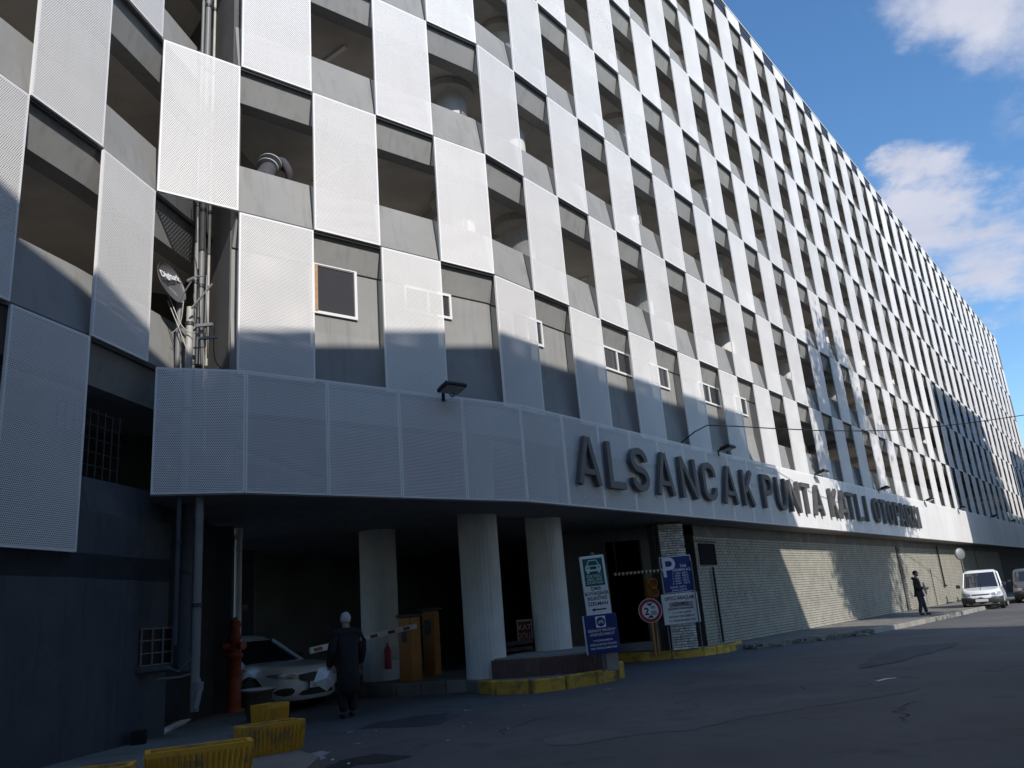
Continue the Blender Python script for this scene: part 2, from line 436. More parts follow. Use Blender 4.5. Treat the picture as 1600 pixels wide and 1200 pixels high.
# structure behind the panels -----------------------------------------
main = [V0, P4, PE]
D = 10.5
def strip(path, prof, m=0, name='wall', mats=None, fix=True):
    b = MB(); b.sweep(path, prof); o = b.build(name, mats or M_wall, bld); fixn(o.data); return o
wing_in = LV0 + (LV0-LV1).normalized()*8.0
wing = [LV[7], LV2, LV1, LV0, wing_in]
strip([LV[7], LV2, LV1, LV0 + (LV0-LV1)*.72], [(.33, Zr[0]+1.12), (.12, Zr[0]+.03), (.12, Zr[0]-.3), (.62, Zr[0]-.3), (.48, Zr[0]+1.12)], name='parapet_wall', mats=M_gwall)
for path, top in ((main, 8), (wing, 7)):
    lo = 0 if path is wing else 1
    for i in range(lo, 9):
        H = Zr[i]
        if i == 0: continue
        closed_next = (i == 1 and path is main) or False
        # parapet and the beam below it, folded outwards at the floor line
        if i < 8:
            prof = [(.33, H+1.12), (.12, H+.03), (.12, H-.03), (.30, H-.57), (.62, H-.57), (.62, H+.02), (.48, H+.02), (.48, H+1.12)]
            if path is wing and i == 0: prof = [(.33, H+1.12), (.12, H+.03), (.12, H-.3), (.62, H-.3), (.48, H+1.12)]
            if path is main and i == 1: prof = [(.33, H+1.12), (.22, H+.03), (.22, H-.6), (.62, H-.6), (.62, H+.02), (.48, H+.02), (.48, H+1.12)]
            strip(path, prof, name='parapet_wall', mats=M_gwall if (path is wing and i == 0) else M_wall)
        else:
            strip(path, [(.12, H-.02), (.30, H-.57), (.62, H-.57), (.62, H-.02)], name='parapet_wall')
            if path is main: strip(path, [(.115, H+.04), (.115, ZT-.01), (.4, ZT-.01), (.4, H+.04)], name='roof_parapet', mats=M_navy)
        if path is wing and i == 0:
            continue
        if path is main:
            zf = H - .02 if i > 1 else H-.62
            strip(path, [(.625, H-.30), (.625, H+.01), (D, H+.01), (D, H-.30)], name='floor_slab', mats=M_ceil)
        else:
            strip(path, [(.625, H-.30), (.625, H+.01), (3.0, H+.01), (3.0, H-.30)], name='floor_slab', mats=M_ceil)
        # dark carrier rail of the panels
        if i >= 1 or path is wing:
            b = MB(); b.sweep(path, [(.045, H-.035), (.095, H-.035), (.095, H+.035), (.045, H+.035)])
            o = b.build('carrier_rail', M_rail, bld); fixn(o.data)
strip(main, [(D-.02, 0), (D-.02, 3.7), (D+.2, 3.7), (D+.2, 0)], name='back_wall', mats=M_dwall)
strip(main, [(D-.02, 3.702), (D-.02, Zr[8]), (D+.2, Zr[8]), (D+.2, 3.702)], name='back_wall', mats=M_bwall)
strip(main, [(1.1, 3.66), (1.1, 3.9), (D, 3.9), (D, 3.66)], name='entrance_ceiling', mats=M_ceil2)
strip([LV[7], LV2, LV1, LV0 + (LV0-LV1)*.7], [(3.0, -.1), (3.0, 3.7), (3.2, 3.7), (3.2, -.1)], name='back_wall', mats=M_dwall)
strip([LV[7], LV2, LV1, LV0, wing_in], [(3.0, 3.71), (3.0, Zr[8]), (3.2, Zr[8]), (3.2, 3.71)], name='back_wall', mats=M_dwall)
strip([V0, P4, PE], [(.605, Zr[8]+.3), (.605, Zr[8]+.4), (D, Zr[8]+.4), (D, Zr[8]+.3)], name='roof_slab', mats=M_ceil)
b = MB(); b.sweep([V0, P4, PE], [(-.03, ZT), (-.03, ZT+.05), (.10, ZT+.05), (.10, ZT)]); o = b.build('coping', M_edge, bld); fixn(o.data)
# the first floor is closed up to V15 with a flat wall between parapet and beam
zc0, zc1 = Zr[1]+1.121, Zr[2]-.571
strip([V0, P4, P4 + d2*W2*10.9], [(.335, zc0), (.335, zc1), (.6, zc1), (.6, zc0)], name='infill_wall')
# far gable and the wall of the recess at the near end
b = MB(FR(PE, A2)); b.box(.0, .25, .02, D, 0, ZT); b.build('gable_wall', M_wall, bld)
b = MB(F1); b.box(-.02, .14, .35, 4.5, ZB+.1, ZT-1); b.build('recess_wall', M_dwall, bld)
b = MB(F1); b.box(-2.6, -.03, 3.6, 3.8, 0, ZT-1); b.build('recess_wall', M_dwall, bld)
# columns ---------------------------------------------------------------
colB = Vector((-1.01, 18.0)); colC = P4 + d2*2.75 - N2*1.3; colA = Vector((-3.57, 20.0))
cpos = [colB, colC] + [P4 + d2*(2.75 + 6.33*(k+1)) - N2*1.3 for k in range(0, 13)]
def column_mesh(z1, r=.435, seg=28):
    b = MB(); v = []; f = []
    for z in (0, z1):
        for k in range(seg*2):
            a = math.pi*k/seg; rr = r*(1 if k % 2 else .988); v.append((rr*math.cos(a), rr*math.sin(a), z))
    n = seg*2
    for k in range(n): f.append((k, (k+1)%n, n+(k+1)%n, n+k))
    b.add(v, f); return b.mesh('column', M_col)
cm_ = column_mesh(Zr[8]-.2, .43); cm2 = column_mesh(Zr[8]-Zr[2], .43); cap = MB(); cap.lathe([(.44,-.62),(.62,-.5),(.62,-.31)], seg=24, m=0, smooth=False); capm = cap.mesh('capital', M_rail)
capm.materials.clear(); capm.materials.append(M_ceil)
for n_, c in enumerate(cpos):
    place('column', cm_ if n_ < 2 else cm2, Matrix.Translation((c.x, c.y, .05 if n_ < 2 else Zr[2]-.3)), bld)
    for i in range(2, 9):
        if n_ < 10: place('capital', capm, Matrix.Translation((c.x, c.y, Zr[i])), bld)
beams = MB()
for n_, c in enumerate(cpos):
    ang = A1 if n_ == 0 else A2
    for i in range(2, 9):
        beams.M = FR(c, ang, Zr[i]); beams.box(-.2, .2, .4 if n_ else .4, 12, -.62, -.302, skip='t')
beams.build('ceiling_beam', M_ceil, bld)
lampm = MB(); lampm.box(-.62, .62, -.05, .05, -.07, 0); lampm = lampm.mesh('ceiling_lamp', M_edge)
for i in (3, 4, 5, 6, 7):
    for k in range(6):
        p = P4 + d2*(-2.4 + 4.8*k) - N2*(2.6 + .4*(k % 2)); place('ceiling_lamp', lampm, Matrix.Translation((p.x, p.y, Zr[i]-.302)) @ Matrix.Rotation(R_(A2+90), 4, 'Z'), bld)
place('column', column_mesh(3.7, .44), Matrix.Translation((colA.x, colA.y, .05)), bld)

# ground-floor walls -----------------------------------------------------
WN = -.52
b = MB(F2); b.box(9.0, W2*(NC-4), -WN, -WN+.3, 0, 3.3); b.build('ground_wall', M_joint, bld)
b = MB(); pth = [belt[0]] + belt[1:]
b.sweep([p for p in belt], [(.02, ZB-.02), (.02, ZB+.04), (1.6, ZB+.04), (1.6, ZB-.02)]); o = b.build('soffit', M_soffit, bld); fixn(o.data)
b = MB(F2); b.box(9.0, W2*(NC-4), .485, .515, 3.24, 3.575); b.build('lintel', M_lint, bld)
# wing ground wall
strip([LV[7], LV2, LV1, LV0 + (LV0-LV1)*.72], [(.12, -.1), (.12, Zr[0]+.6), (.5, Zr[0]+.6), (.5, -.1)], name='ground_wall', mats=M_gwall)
M_beige = mat('painted_brick', (.335, .315, .265), .85, noise=.16, nscale=2.2, bump=.2, bscale=60, stain=((.3,.27,.2), 2.0, .3))
b = MB(F2); rows = 36; bh = 3.08/rows
for r in range(rows):
    t = 9.0 - (.13 if r % 2 else 0); z = .16 + r*bh
    while t < 62:
        if not (31.2 < t < 31.9):
            p = .012 + random.random()*.008
            b.box(max(t, 9.0)+.008, t+.262-.008, -WN-p, -WN, z+.009, z+bh-.009, skip='k' )
        t += .262
tag(b.build('wall_brick', M_beige, bld), kind='stuff')
for t_ in (31.25, 52):
    b = MB(F2); b.box(t_, t_+.16, -WN-.05, -WN, 0, 3.3); b.build('wall_strip', M_dark, bld)  # black strip stands in for a dark gap in the wall
# ------------------------------------------------------------------ ground
M_asph = mat('asphalt', (.118, .113, .112), .82, noise=.30, nscale=.45, bump=.9, bscale=70, streak=0, stain=((.05,.05,.053), .9, .75, .53))
M_pave = mat('worn_pavement', (.20, .185, .16), .9, noise=.2, nscale=1.2, bump=.4, bscale=40, stain=((.08,.075,.07), 1.0, .7))
M_kerb = mat('concrete_kerb', (.26, .24, .21), .85, noise=.2, nscale=3, bump=.3, bscale=50, objvar=.15)
M_yel = mat('yellow_kerb_paint', (.56, .33, .04), .75, noise=.15, nscale=5, bump=.35, bscale=40, stain=((.10,.085,.06), 3.5, .9, .49), objvar=.1)
S = 'structure'
b = MB(); b.box(-300, 400, -200, 500, -.5, 0, skip='b')
tag(b.build('road', M_asph), kind=S)
def flat(name, pts, z, m, zb=-.05):
    b = MB(); b.prism([(p[0], p[1]) for p in pts], zb, z); o = b.build(name, m); fixn(o.data); return tag(o, kind=S)
pv = [L2(9.3, .5), L2(9.75, .15), L2(10.6, .9), L2(12.4, 1.5), L2(13.6, 1.9), L2(14.9, 2.3), L2(18, 2.62), L2(24, 2.85), L2(60, 3.1), L2(94, 3.1), L2(94, -.6), L2(9.3, -.6)]
pv = [L2(9.7, .2), L2(10.6, .8), L2(12.4, 1.4), L2(13.6, 1.85), L2(14.9, 2.2), L2(18, 2.5), L2(24, 2.75), L2(60, 3.0), L2(94, 3.0), L2(94, -.6), L2(9.3, -.6), L2(9.3, -.1)]
flat('pavement', pv, .15, M_pave)
# kerb stones of the pavement
kb = thing('kerb', L2(15, 2.3), 'grey concrete kerb along the pavement below the brick wall', 'kerb')
kp = [L2(14.9, 2.2), L2(18, 2.5), L2(24, 2.75), L2(60, 3.0)]
def along(pts, step):
    out = []; 
    for a, c in zip(pts[:-1], pts[1:]):
        Ln = (c-a).length; n = max(1, round(Ln/step))
        for k in range(n): out.append((a + (c-a)*(k/n), a + (c-a)*((k+1)/n)))
    return out
for a, c in along(kp, 1.0)[:46]:
    d = (c-a); ang = math.degrees(math.atan2(d.y, d.x)); b = MB(FR(a, ang)); ln = d.to_2d().length
    b.bbox(.01, ln-.01, -.14+random.uniform(-.01,.01), 0, -.03, .155+random.uniform(-.008,.008), .015); b.build('kerb_stone', M_kerb, kb, fix=True)
# broken edge of the pavement: rubble of concrete
rb = MB()
for k in range(150):
    t = random.uniform(9.8, 14.8); nn = .25 + (t-9.8)*.42 + random.uniform(-.35, .35); s = random.uniform(.03, .16)
    p = L2(t, nn, random.choice((.02, .05, .15)) * .6)
    rb.cbox(p, (s*1.6, s, s*.5), rz=random.uniform(0, 3), rx=random.uniform(-.4, .4))
o = rb.build('broken_concrete', M_pave); tag(o, kind='stuff')
tag(o, 'crumbled concrete rubble along the broken pavement edge', 'rubble')

# traffic island with the two columns, yellow kerb
isl = thing('traffic_island', (0.3, 17.6, 0), 'raised island in the car park entrance edged with yellow painted kerb stones', 'island')
ip = [Vector((-4.9, 20.2, 0)), Vector((-2.9, 18.3, 0))] + [at(x, y, 0.0) for x, y in ((738, 1080), (780, 1085), (830, 1083), (880, 1077), (925, 1069), (955, 1063))]
b = MB(); b.prism([(p.x, p.y) for p in ip] + [(1.75, 17.9), (1.9, 19.0), (1.2, 20.6), (-2.5, 21.6)], -.02, .235); b.build('island_paving', M_pave, isl, fix=True)
for k, (a, c) in enumerate(along(ip, .62)):
    d = (c-a); ang = math.degrees(math.atan2(d.y, d.x)); b = MB(FR(a, ang)); ln = d.to_2d().length
    worn = k < 8
    b.bbox(.006, ln-.006, -.15+random.uniform(-.01,.01), .01, -.03, .25+random.uniform(-.012,.012), .025); b.build('kerb_stone', M_pave if worn else M_yel, isl, fix=True)
a = at(957, 1062, 0); b = MB(FR(a, 60)); b.bbox(.02, .32, -.16, .08, -.03, .34, .03); b.build('kerb_stone', M_yel, isl, fix=True)
M_tile = mat('dark_red_tiles', (.10, .052, .050), .45, noise=.2, nscale=6, stain=((.2,.17,.15), 3.0, .5, .56))
M_soil = mat('planter_soil', (.07, .06, .045), .95, noise=.4, nscale=6, bump=1, bscale=15)
pl = [(-.88, 17.40), (.1, 17.12), (.85, 17.2), (1.36, 17.45), (1.6, 18.3), (1.3, 20.3), (-.1, 20.3)]
b = MB(); b.prism(pl, .23, .585); b.build('planter_wall', M_tile, isl, fix=True)
tl = thing('tile', (0,0,0), None, None) if False else None
for (x0, y0), (x1, y1) in zip(pl[:4], pl[1:5]):
    Ln = math.hypot(x1-x0, y1-y0); ang = math.degrees(math.atan2(y1-y0, x1-x0)); n = int(Ln/.105); b = MB(FR((x0,y0), ang))
    for k in range(n):
        for r in range(3):
            if random.random() < .06: continue
            b.box(k*Ln/n+.004, (k+1)*Ln/n-.004, -.012, 0, .245+r*.112, .245+(r+1)*.112-.008, skip='k')
    tag(b.build('wall_tile', M_tile, isl), kind='stuff')
b = MB(); b.prism([(p[0]*.96+.02, p[1]*.996+.07) for p in pl], .583, .615); b.build('planter_coping', M_kerb, isl, fix=True)

# second yellow kerb, right of the entrance
k2 = thing('yellow_kerb', (3.6, 22.0, 0), 'yellow painted kerb below the tariff signs and the brick pier', 'kerb')
kp = [Vector(p) for p in [tuple(at(x, y, .0)) for x, y in ((945, 1036), (1000, 1034), (1050, 1030), (1100, 1025), (1140, 1019), (1160, 1014))]]
for a, c in along(kp, .75):
    d = (c-a); ang = math.degrees(math.atan2(d.y, d.x)); b = MB(FR(a, ang)); ln = d.to_2d().length
    b.bbox(.006, ln-.006, -.02, .2, -.03, .22+random.uniform(-.012,.012), .02); b.build('kerb_stone', M_yel, k2, fix=True)
flat('pier_plinth', [(p.x+.03, p.y+.15) for p in kp] + [(5.9, 25.4), (2.6, 26.4)], .19, M_pave)
# pavement at the left along the wing
flat('pavement_left', [(-7.5, -6), (-3.4, -6), (-2.6, 6.0), (-2.35, 8.6), (-2.42, 9.6), (-2.9, 10.35), (-3.6, 12.2), (-4.5, 14.6), (-5.3, 17.2), (-7, 18)], .12, M_pave)
# ------------------------------------------------------------------ across the street (outside the frame; these cast the shade)
M_op = mat('beige_render', (.42, .39, .34), .85, noise=.08, nscale=.6)
M_glass = mat('dark_glass', (.03, .035, .04), .08, spec=.8)
def block(t0, t1, n0, n1_, h, label):
    o = thing('apartment_block', L2((t0+t1)/2, n0), label, 'building')
    K = FR(L2(t0, n1_), A2); b = MB(K); b.box(0, t1-t0, 0, n1_-n0, 0, h); b.build('wall', M_op, o)
    K = FR(L2(t1, n0), A2+180); m = MB(K); f = MB(K); nx = int((t1-t0)/3.2); nz_ = int((h-1.2)/3)
    for i in range(nx):
        for j in range(nz_):
            x = (i+.5)*(t1-t0)/nx; z = 1.2 + j*3
            m.box(x-.6, x+.6, -.03, -.01, z, z+1.5); f.box(x-.75, x+.75, -.12, -.032, z-.12, z-.03)
    tag(m.build('window', M_glass, o), kind='stuff'); tag(f.build('sill', M_edge, o), kind='stuff')
    b = MB(K); b.box(-.02, t1-t0+.02, -.02, .3, h+.003, h+.1); b.build('cornice', M_edge, o)
    return o
kz = SUN.z / SUN.to_2d().dot(N2); kt = SUN.to_2d().dot(d2) / SUN.to_2d().dot(N2)
def occl(D, zs): return zs + kz*D
block(-34, 15.25 + kt/kz*(occl(13, 7.25)-3.6), 13, 24, occl(13, 7.25), 'beige apartment block across the street behind the viewer')
block(47.0 + kt*14, 66 + kt*14, 14, 26, occl(14, 14.4), 'taller beige apartment block across the street, right of the gap')
block(66.4 + kt*14, 79 + kt*14, 14, 26, occl(14, 6.4), 'low beige building between the two taller blocks across the street')
block(79.4 + kt*14, 112, 14, 26, occl(14, 13.2), 'third beige apartment block far along the street')
def tree(loc, zc, rx, rz, seed, label):
    rnd = random.Random(seed); o = thing('street_tree', loc, label, 'tree'); tb = MB(); lv = MB()
    base = Vector(loc); top = Vector((base.x+.3, base.y, zc-rz*.4)); ax = Vector((d2.x, d2.y, 0)); ay = Vector((N2.x, N2.y, 0))
    tb.tube([base, base.lerp(top, .4)+Vector((.15,.1,0)), top], [.26, .2, .13], 9)
    for k in range(200):
        while True:
            u = Vector([rnd.uniform(-1,1) for _ in range(3)])
            if .25 < u.length < 1: break
        if k < 140: u.x = u.x*.60 - .36; u.z = u.z*.95 - .05
        e = Vector((base.x, base.y, zc)) + ax*u.x*rx + ay*u.y*rx*.8 + Vector((0,0,u.z*rz))
        st = base.lerp(top, rnd.uniform(.72, 1)); mid = st.lerp(e, .5) + Vector((rnd.gauss(0,.3), rnd.gauss(0,.3), .3))
        tb.tube([st, mid, e], [.07, .045, .015], 5)
        for q in range(170):
            p = e + Vector((rnd.gauss(0,.5), rnd.gauss(0,.5), rnd.gauss(0,.42)))
            s = rnd.uniform(.09,.18); a = Vector((rnd.gauss(0,1),rnd.gauss(0,1),rnd.gauss(0,1))).normalized(); c = a.orthogonal().normalized()
            g = a.cross(c); lv.quad(p-c*s, p-g*s*.6, p+c*s, p+g*s*.6)
    tb.build('trunk', mat('tree_bark', (.1,.08,.06), .9), o); lv.build('crown', mat('tree_leaves', (.06,.09,.03), .7), o)
    return o
def tloc(ts, D): return L2(ts + kt*D, D)
tree(tloc(26.6, 16), 5.6 + kz*16, 5.6, 6.9, 5, 'leafy street tree across the road whose shade dapples the facade')
# ------------------------------------------------------------------ the big sign on the belt
LH, LS = 1.09, .16
def arcp(cx_, cz, rx, rz, a0, a1, n=7):
    return [(cx_ + rx*math.cos(R_(a0+(a1-a0)*k/n)), cz + rz*math.sin(R_(a0+(a1-a0)*k/n))) for k in range(n+1)]
def glyph(ch, b, wd, y0, y1):
    h, s = LH, LS; m = s/2; e = .003
    if ch == 'A':
        b.ribbon([(m*.95,0),(wd/2-.03,h)], s*.92, y0, y1); b.ribbon([(wd-m*.95,0),(wd/2+.03,h)], s*.92, y0-e, y1)
        b.ribbon([(wd*.22,.30),(wd*.78,.30)], s*.8, y0+e, y1)
    elif ch == 'L': b.ribbon([(m,h),(m,m),(wd,m)], s, y0, y1)
    elif ch == 'I': b.ribbon([(wd/2,0),(wd/2,h)], s, y0, y1)
    elif ch == 'T': b.ribbon([(wd/2,0),(wd/2,h-s)], s, y0, y1); b.ribbon([(0,h-m),(wd,h-m)], s, y0-e, y1)
    elif ch == 'N':
        b.ribbon([(m,0),(m,h)], s, y0, y1); b.ribbon([(wd-m,0),(wd-m,h)], s, y0, y1); b.ribbon([(m,h-.03),(wd-m,.03)], s, y0-e, y1)
    elif ch == 'K':
        b.ribbon([(m,0),(m,h)], s, y0, y1); b.ribbon([(s,h*.38),(wd-m*.6,h-.01)], s*.9, y0-e, y1); b.ribbon([(wd*.45,h*.55),(wd-m*.7,.01)], s*.95, y0+e, y1)
    elif ch in 'PR':
        r = h*.25
        b.ribbon([(m,0),(m,h)], s, y0, y1)
        b.ribbon([(s,h-m)] + arcp(wd-m-r*.8, h-m-r*.92, r*.8, r*.92, 90, -90) + [(s,h-m-2*r*.92)], s, y0-e, y1)
        if ch == 'R': b.ribbon([(wd*.5,h*.46),(wd-m*.8,.01)], s*.95, y0+e, y1)
    elif ch == 'U':
        r = (wd-s)/2; b.ribbon([(m,h)] + arcp(wd/2, m+r, r, r, 180, 360, 9) + [(wd-m,h)], s, y0, y1)
    elif ch == 'O':
        r = (wd-s)/2; b.ribbon(arcp(wd/2, m+r, r, r, 180, 360, 9) + arcp(wd/2, h-m-r, r, r, 0, 180, 9), s, y0, y1, close=True)
    elif ch == 'C':
        r = (wd-s)/2; b.ribbon([(wd-m,h*.64)] + arcp(wd/2, h-m-.24, r, .24, 0, 180, 9) + arcp(wd/2, m+.24, r, .24, 180, 360, 9) + [(wd-m,h*.36)], s, y0, y1)
    elif ch == 'S':
        r = (wd-s)/2; rz = (h-s)/4
        b.ribbon([(wd-m,h*.70)] + arcp(wd/2, h-m-rz, r, rz, 0, 180, 8) + arcp(wd/2, h-m-rz, r, rz, 190, 255, 3) + arcp(wd/2, m+rz, r, rz, 75, 10, 3) + arcp(wd/2, m+rz, r, rz, 0, -180, 8) + [(m,h*.30)], s, y0, y1)
sg = thing('car_park_sign', L2(17, .55, 4.07), 'large dark grey raised letters spelling the car park name along the belt', 'sign')
words = [('ALSANCAK', [(1.69,.94),(2.97,.72),(4.03,.82),(5.26,.92),(6.60,.94),(7.92,.85),(9.20,1.0),(10.66,.80)]),
         ('PUNTA', [(12.25,.82),(13.45,.86),(14.62,.95),(15.85,.86),(17.0,1.0)]),
         ('KATLI', [(18.92,.84),(19.98,.96),(21.08,.84),(22.30,.72),(23.42,.40)]),
         ('OTOPARKI', [(24.75,.86),(25.9,.84),(27.0,.86),(28.2,.82),(29.15,.96),(30.4,.84),(31.6,.82),(32.75,.40)])]
for wd_, ls in words:
    for ch, (t, wd) in zip(wd_, ls):
        b = MB(F2 @ Matrix.Translation((t, -BO, 4.075))); glyph(ch, b, wd, -.145, -.04); b.build('letter', M_letter, sg, fix=True)

# ------------------------------------------------------------------ floodlights on the belt
M_black = mat('black_metal', (.012, .012, .014), .4, .4)
M_lens = mat('lamp_lens', (.3, .3, .3), .15)
def floodlight(p, ang, label, group='floodlights standing out from the top of the belt'):
    o = thing('floodlight', p, label, 'floodlight', group); K = Matrix.Translation(p) @ Matrix.Rotation(R_(ang), 4, 'Z')
    b = MB(K); b.tube([(0,0,-.08),(0,-.05,.02),(0,-.24,.03)], .02, 6); b.box(-.03,.03,-.02,.0,-.16,.02); b.build('bracket', M_black, o)
    b = MB(K @ Matrix.Translation((0,-.31,.015)) @ Matrix.Rotation(R_(-14), 4, 'X')); 
    b.bbox(-.24,.24,-.18,.17,-.035,.04,.015)
    for k in range(7): b.box(-.2+k*.065, -.19+k*.065, -.14, .14, .0405, .075)
    b.build('lamp_head', M_black, o, fix=True)
    b = MB(K @ Matrix.Translation((0,-.31,.015)) @ Matrix.Rotation(R_(-14), 4, 'X')); b.box(-.20,.20,-.15,.14,-.041,-.0355); b.build('lens', M_lens, o)
    b = MB(K @ Matrix.Translation((.06,-.26,-.05))); b.tube([(0,0,0),(.02,0,-.07),(-.03,0,-.09),(-.07,0,-.06)], .012, 5); b.build('wire_loop', M_black, o)
    return o
B1 = (V0 + N1*BO, N1); B2 = (P4 + N2*BO, N2)
for x, y, lb in ((692, 617, 'nearest floodlight, alone at the left above the belt before the lettering'), (1122, 707, 'floodlight above the last letters of the first word on the belt'),
                 (1273, 744, 'sunlit floodlight above the belt over the end of the second word'), (1373, 769, 'floodlight in leafy shade above the short third word'),
                 (1445, 788, 'sunlit floodlight just past the end of the lettering'), (1497, 799, 'floodlight where the sunlit belt meets the far shadow'),
                 (1548, 811, 'floodlight in the far shadow, first beyond the sunlit belt'), (1578, 818, 'farthest floodlight in the far shadow at the right edge')):
    pl_, an = (B1, A1) if x < 820 else (B2, A2)
    p = at(x, y, plane=pl_); p.z = ZBT + .03; floodlight(p, an, lb)

# ------------------------------------------------------------------ cables
def atD(x, y, D):
    d = cr*((x-800)/FPX) + cu*((600-y)/FPX) + cf; return Vector((0,0,HC)) + d*(D/d.y)
pts = [at(1064, 692, plane=(P4+N2*.2, N2)), at(1085, 675, plane=(P4+N2*.8, N2)), at(1105, 664.5, plane=(P4+N2*1.1, N2))]
D0 = pts[-1].y
for k, (x, y) in enumerate(((1150, 666), (1200, 669), (1275, 672.5), (1350, 673.5), (1400, 672), (1450, 668), (1500, 662.5), (1550, 656), (1600, 648.5), (1680, 633), (1800, 606))):
    pts.append(atD(x, y, D0 + (k+1)*1.5))
b = MB(); b.tube(pts, .017, 6); tag(b.build('cable', M_black), 'black overhead cable slung from the belt across the facade to the right', 'cable')

# ------------------------------------------------------------------ windows of the first floor
M_pvc = mat('white_pvc', (.78, .77, .75), .35); M_wood = mat('raw_wood_frame', (.42, .26, .15), .7, noise=.2, nscale=10)
M_pane = mat('window_glass', (.05, .05, .055), .05, spec=1.0)
def window(K, x0, x1, z0, z1, mullion=False, fm=M_pvc):
    K = K @ Matrix.Translation((0, .335, 0))
    b = MB(K); e = .055
    b.box(x0, x1, -.05, -.002, z1-e, z1); b.box(x0, x1, -.05, -.002, z0, z0+e); b.box(x0, x0+e, -.05, -.002, z0+e, z1-e); b.box(x1-e, x1, -.05, -.002, z0+e, z1-e)
    if mullion: b.box((x0+x1)/2-.03, (x0+x1)/2+.03, -.045, -.002, z0+e, z1-e)
    w_ = b.build('window', fm, bld)
    b = MB(K); b.box(x0+e, x1-e, -.02, -.012, z0+e, z1-e); p = b.build('pane', M_pane, None); 
    me = p.data; me.transform(WM[bld].inverted()); p.parent = w_; 
    return w_
window(F1, 1.52, 2.47, 7.15, 8.2, fm=M_pvc); b = MB(F1 @ Matrix.Translation((0,.28,0))); b.box(1.575,1.63,-.01,.0,7.2,8.14); b.build('window_post', M_wood, bld)
window(F1, 3.55, 4.72, 7.55, 8.12, True)
for x0, x1 in ((.85, 2.05), (4.75, 6.2), (7.15, 8.4), (10.4, 12.0), (13.2, 14.2)): window(F2, x0, x1, 7.5, 8.16, True)

# ------------------------------------------------------------------ small things in the first-floor openings
M_rope = mat('pale_wrought_bars', (.42, .40, .37), .6)
for t0 in (16.35, 18.9, 19.35):
    b = MB(F2 @ Matrix.Translation((t0, .5, 6.75)))
    for q in range(5):
        x = .06 + q*.13; b.tube([(x + .05*math.sin(k*1.4+q), .02*math.cos(k), k*.09) for k in range(11)], .018, 5)
    for q in range(4):
        b.tube([(.3+.24*math.cos(a/3.0+q), 0, .2+q*.2+.12*math.sin(a/3.0*2+q)) for a in range(0, 12)], .014, 5)
    b.build('ornamental_grille', M_rope, bld)
M_tarp = mat('ochre_cloth', (.34, .25, .15), .85, noise=.2)
b = MB(F2 @ Matrix.Translation((20.0, .55, 6.75))); b.add([(0,0,0),(.9,0,0),(.8,.1,.35),(.45,0,.75),(.1,.05,.3),(.45,-.08,.3)], [(0,1,5),(1,2,5),(2,3,5),(3,4,5),(4,0,5)]); b.build('cloth', M_tarp, bld)

# ------------------------------------------------------------------ satellite dish and pipes in the recess
M_dwall2 = mat('near_black_wall', (.035,.035,.04), .95, noise=.3); M_dish = mat('dish_grey', (.10, .10, .105), .5); M_pipe = mat('grey_pipe', (.20, .20, .20), .5, noise=.1); M_white = mat('white_paint', (.72, .71, .69), .55, noise=.06, nscale=3)  # first one: near-black base colour for the recess wall and booth
M_lpipe = mat('pale_pipe', (.46, .44, .40), .55, noise=.2, nscale=4, streak=.3)
dc = atD(269, 442, 12.75)
sd = thing('satellite_dish', dc, 'dark grey satellite dish with white lettering in the recess beside the wing', 'satellite dish')
nrm = Vector((.93, -.20, .30)).normalized(); q = nrm.to_track_quat('Z', 'Y').to_matrix().to_4x4()
KD = Matrix.Translation(dc) @ q
b = MB(KD); prof = [(.005+.38*k/6, -.09+.09*(k/6)**2) for k in range(7)]
b.lathe([(r, z) for r, z in prof] + [(.385, .005), (.38, -.012)] + [(r, z-.012) for r, z in prof[::-1]], seg=32, sx=.92); b.build('reflector', M_dish, sd)
b = MB(); p0 = KD @ Vector((0,-.36,-.02)); 
lowest = min((KD @ Vector((.35*math.cos(a), .37*math.sin(a), 0)) for a in [k*.3 for k in range(21)]), key=lambda v: v.z)
lnb = dc + nrm*.42 + Vector((0,0,-.12)); b.tube([lowest, lnb], .014, 6); b.tube([lnb - nrm*-.02, lnb - nrm*.1], .035, 8); b.build('receiver_arm', M_pipe, sd)
b = MB(); back = dc - nrm*.12; b.tube([back, back + Vector((.10,.12,-.1)), back + Vector((.17,.16,-.3))], .03, 7); b.tube([back + Vector((.17,.16,-.25)), Vector((back.x+.17, back.y+.16, ZBT-.6))], .045, 9); b.build('mast', M_pipe, sd)
M_wtext = mat('white_lettering', (.8, .8, .8), .6); M_btext = mat('black_lettering', (.02, .02, .022), .6)
upv = (Vector((0,0,1)) - nrm*nrm.z).normalized(); rt = upv.cross(nrm).normalized()
KT = Matrix(((rt.x, -nrm.x, upv.x, 0),(rt.y, -nrm.y, upv.y, 0),(rt.z, -nrm.z, upv.z, 0),(0,0,0,1)))
text('lettering', 'Digiturk', .17, M_wtext, Matrix.Translation(dc + upv*.08 + nrm*.002) @ KT @ Matrix.Rotation(R_(-12),4,'Y'), sd, bold=.004)
def pipe(pts, r, m, label, name='drain_pipe', group='pipes in the dark recess'):
    o = thing(name, pts[0], label, 'pipe', group); b = MB(); b.tube(pts, r, 10); b.build('tube', m, o)
    b = MB(); 
    n = 0; a, c = Vector(pts[0]), Vector(pts[-1]); 
    for k in range(1, 12):
        z = a.z + 1.5*k
        if z > c.z - .3 or abs((c-a).normalized().z) < .9: break
        b = MB(); b.lathe([(r+.015,-.03),(r+.015,.03)], (a.x + (c.x-a.x)*(z-a.z)/(c.z-a.z), a.y + (c.y-a.y)*(z-a.z)/(c.z-a.z), z), 10); b.build('pipe_clamp', M_rail, o)
    return o
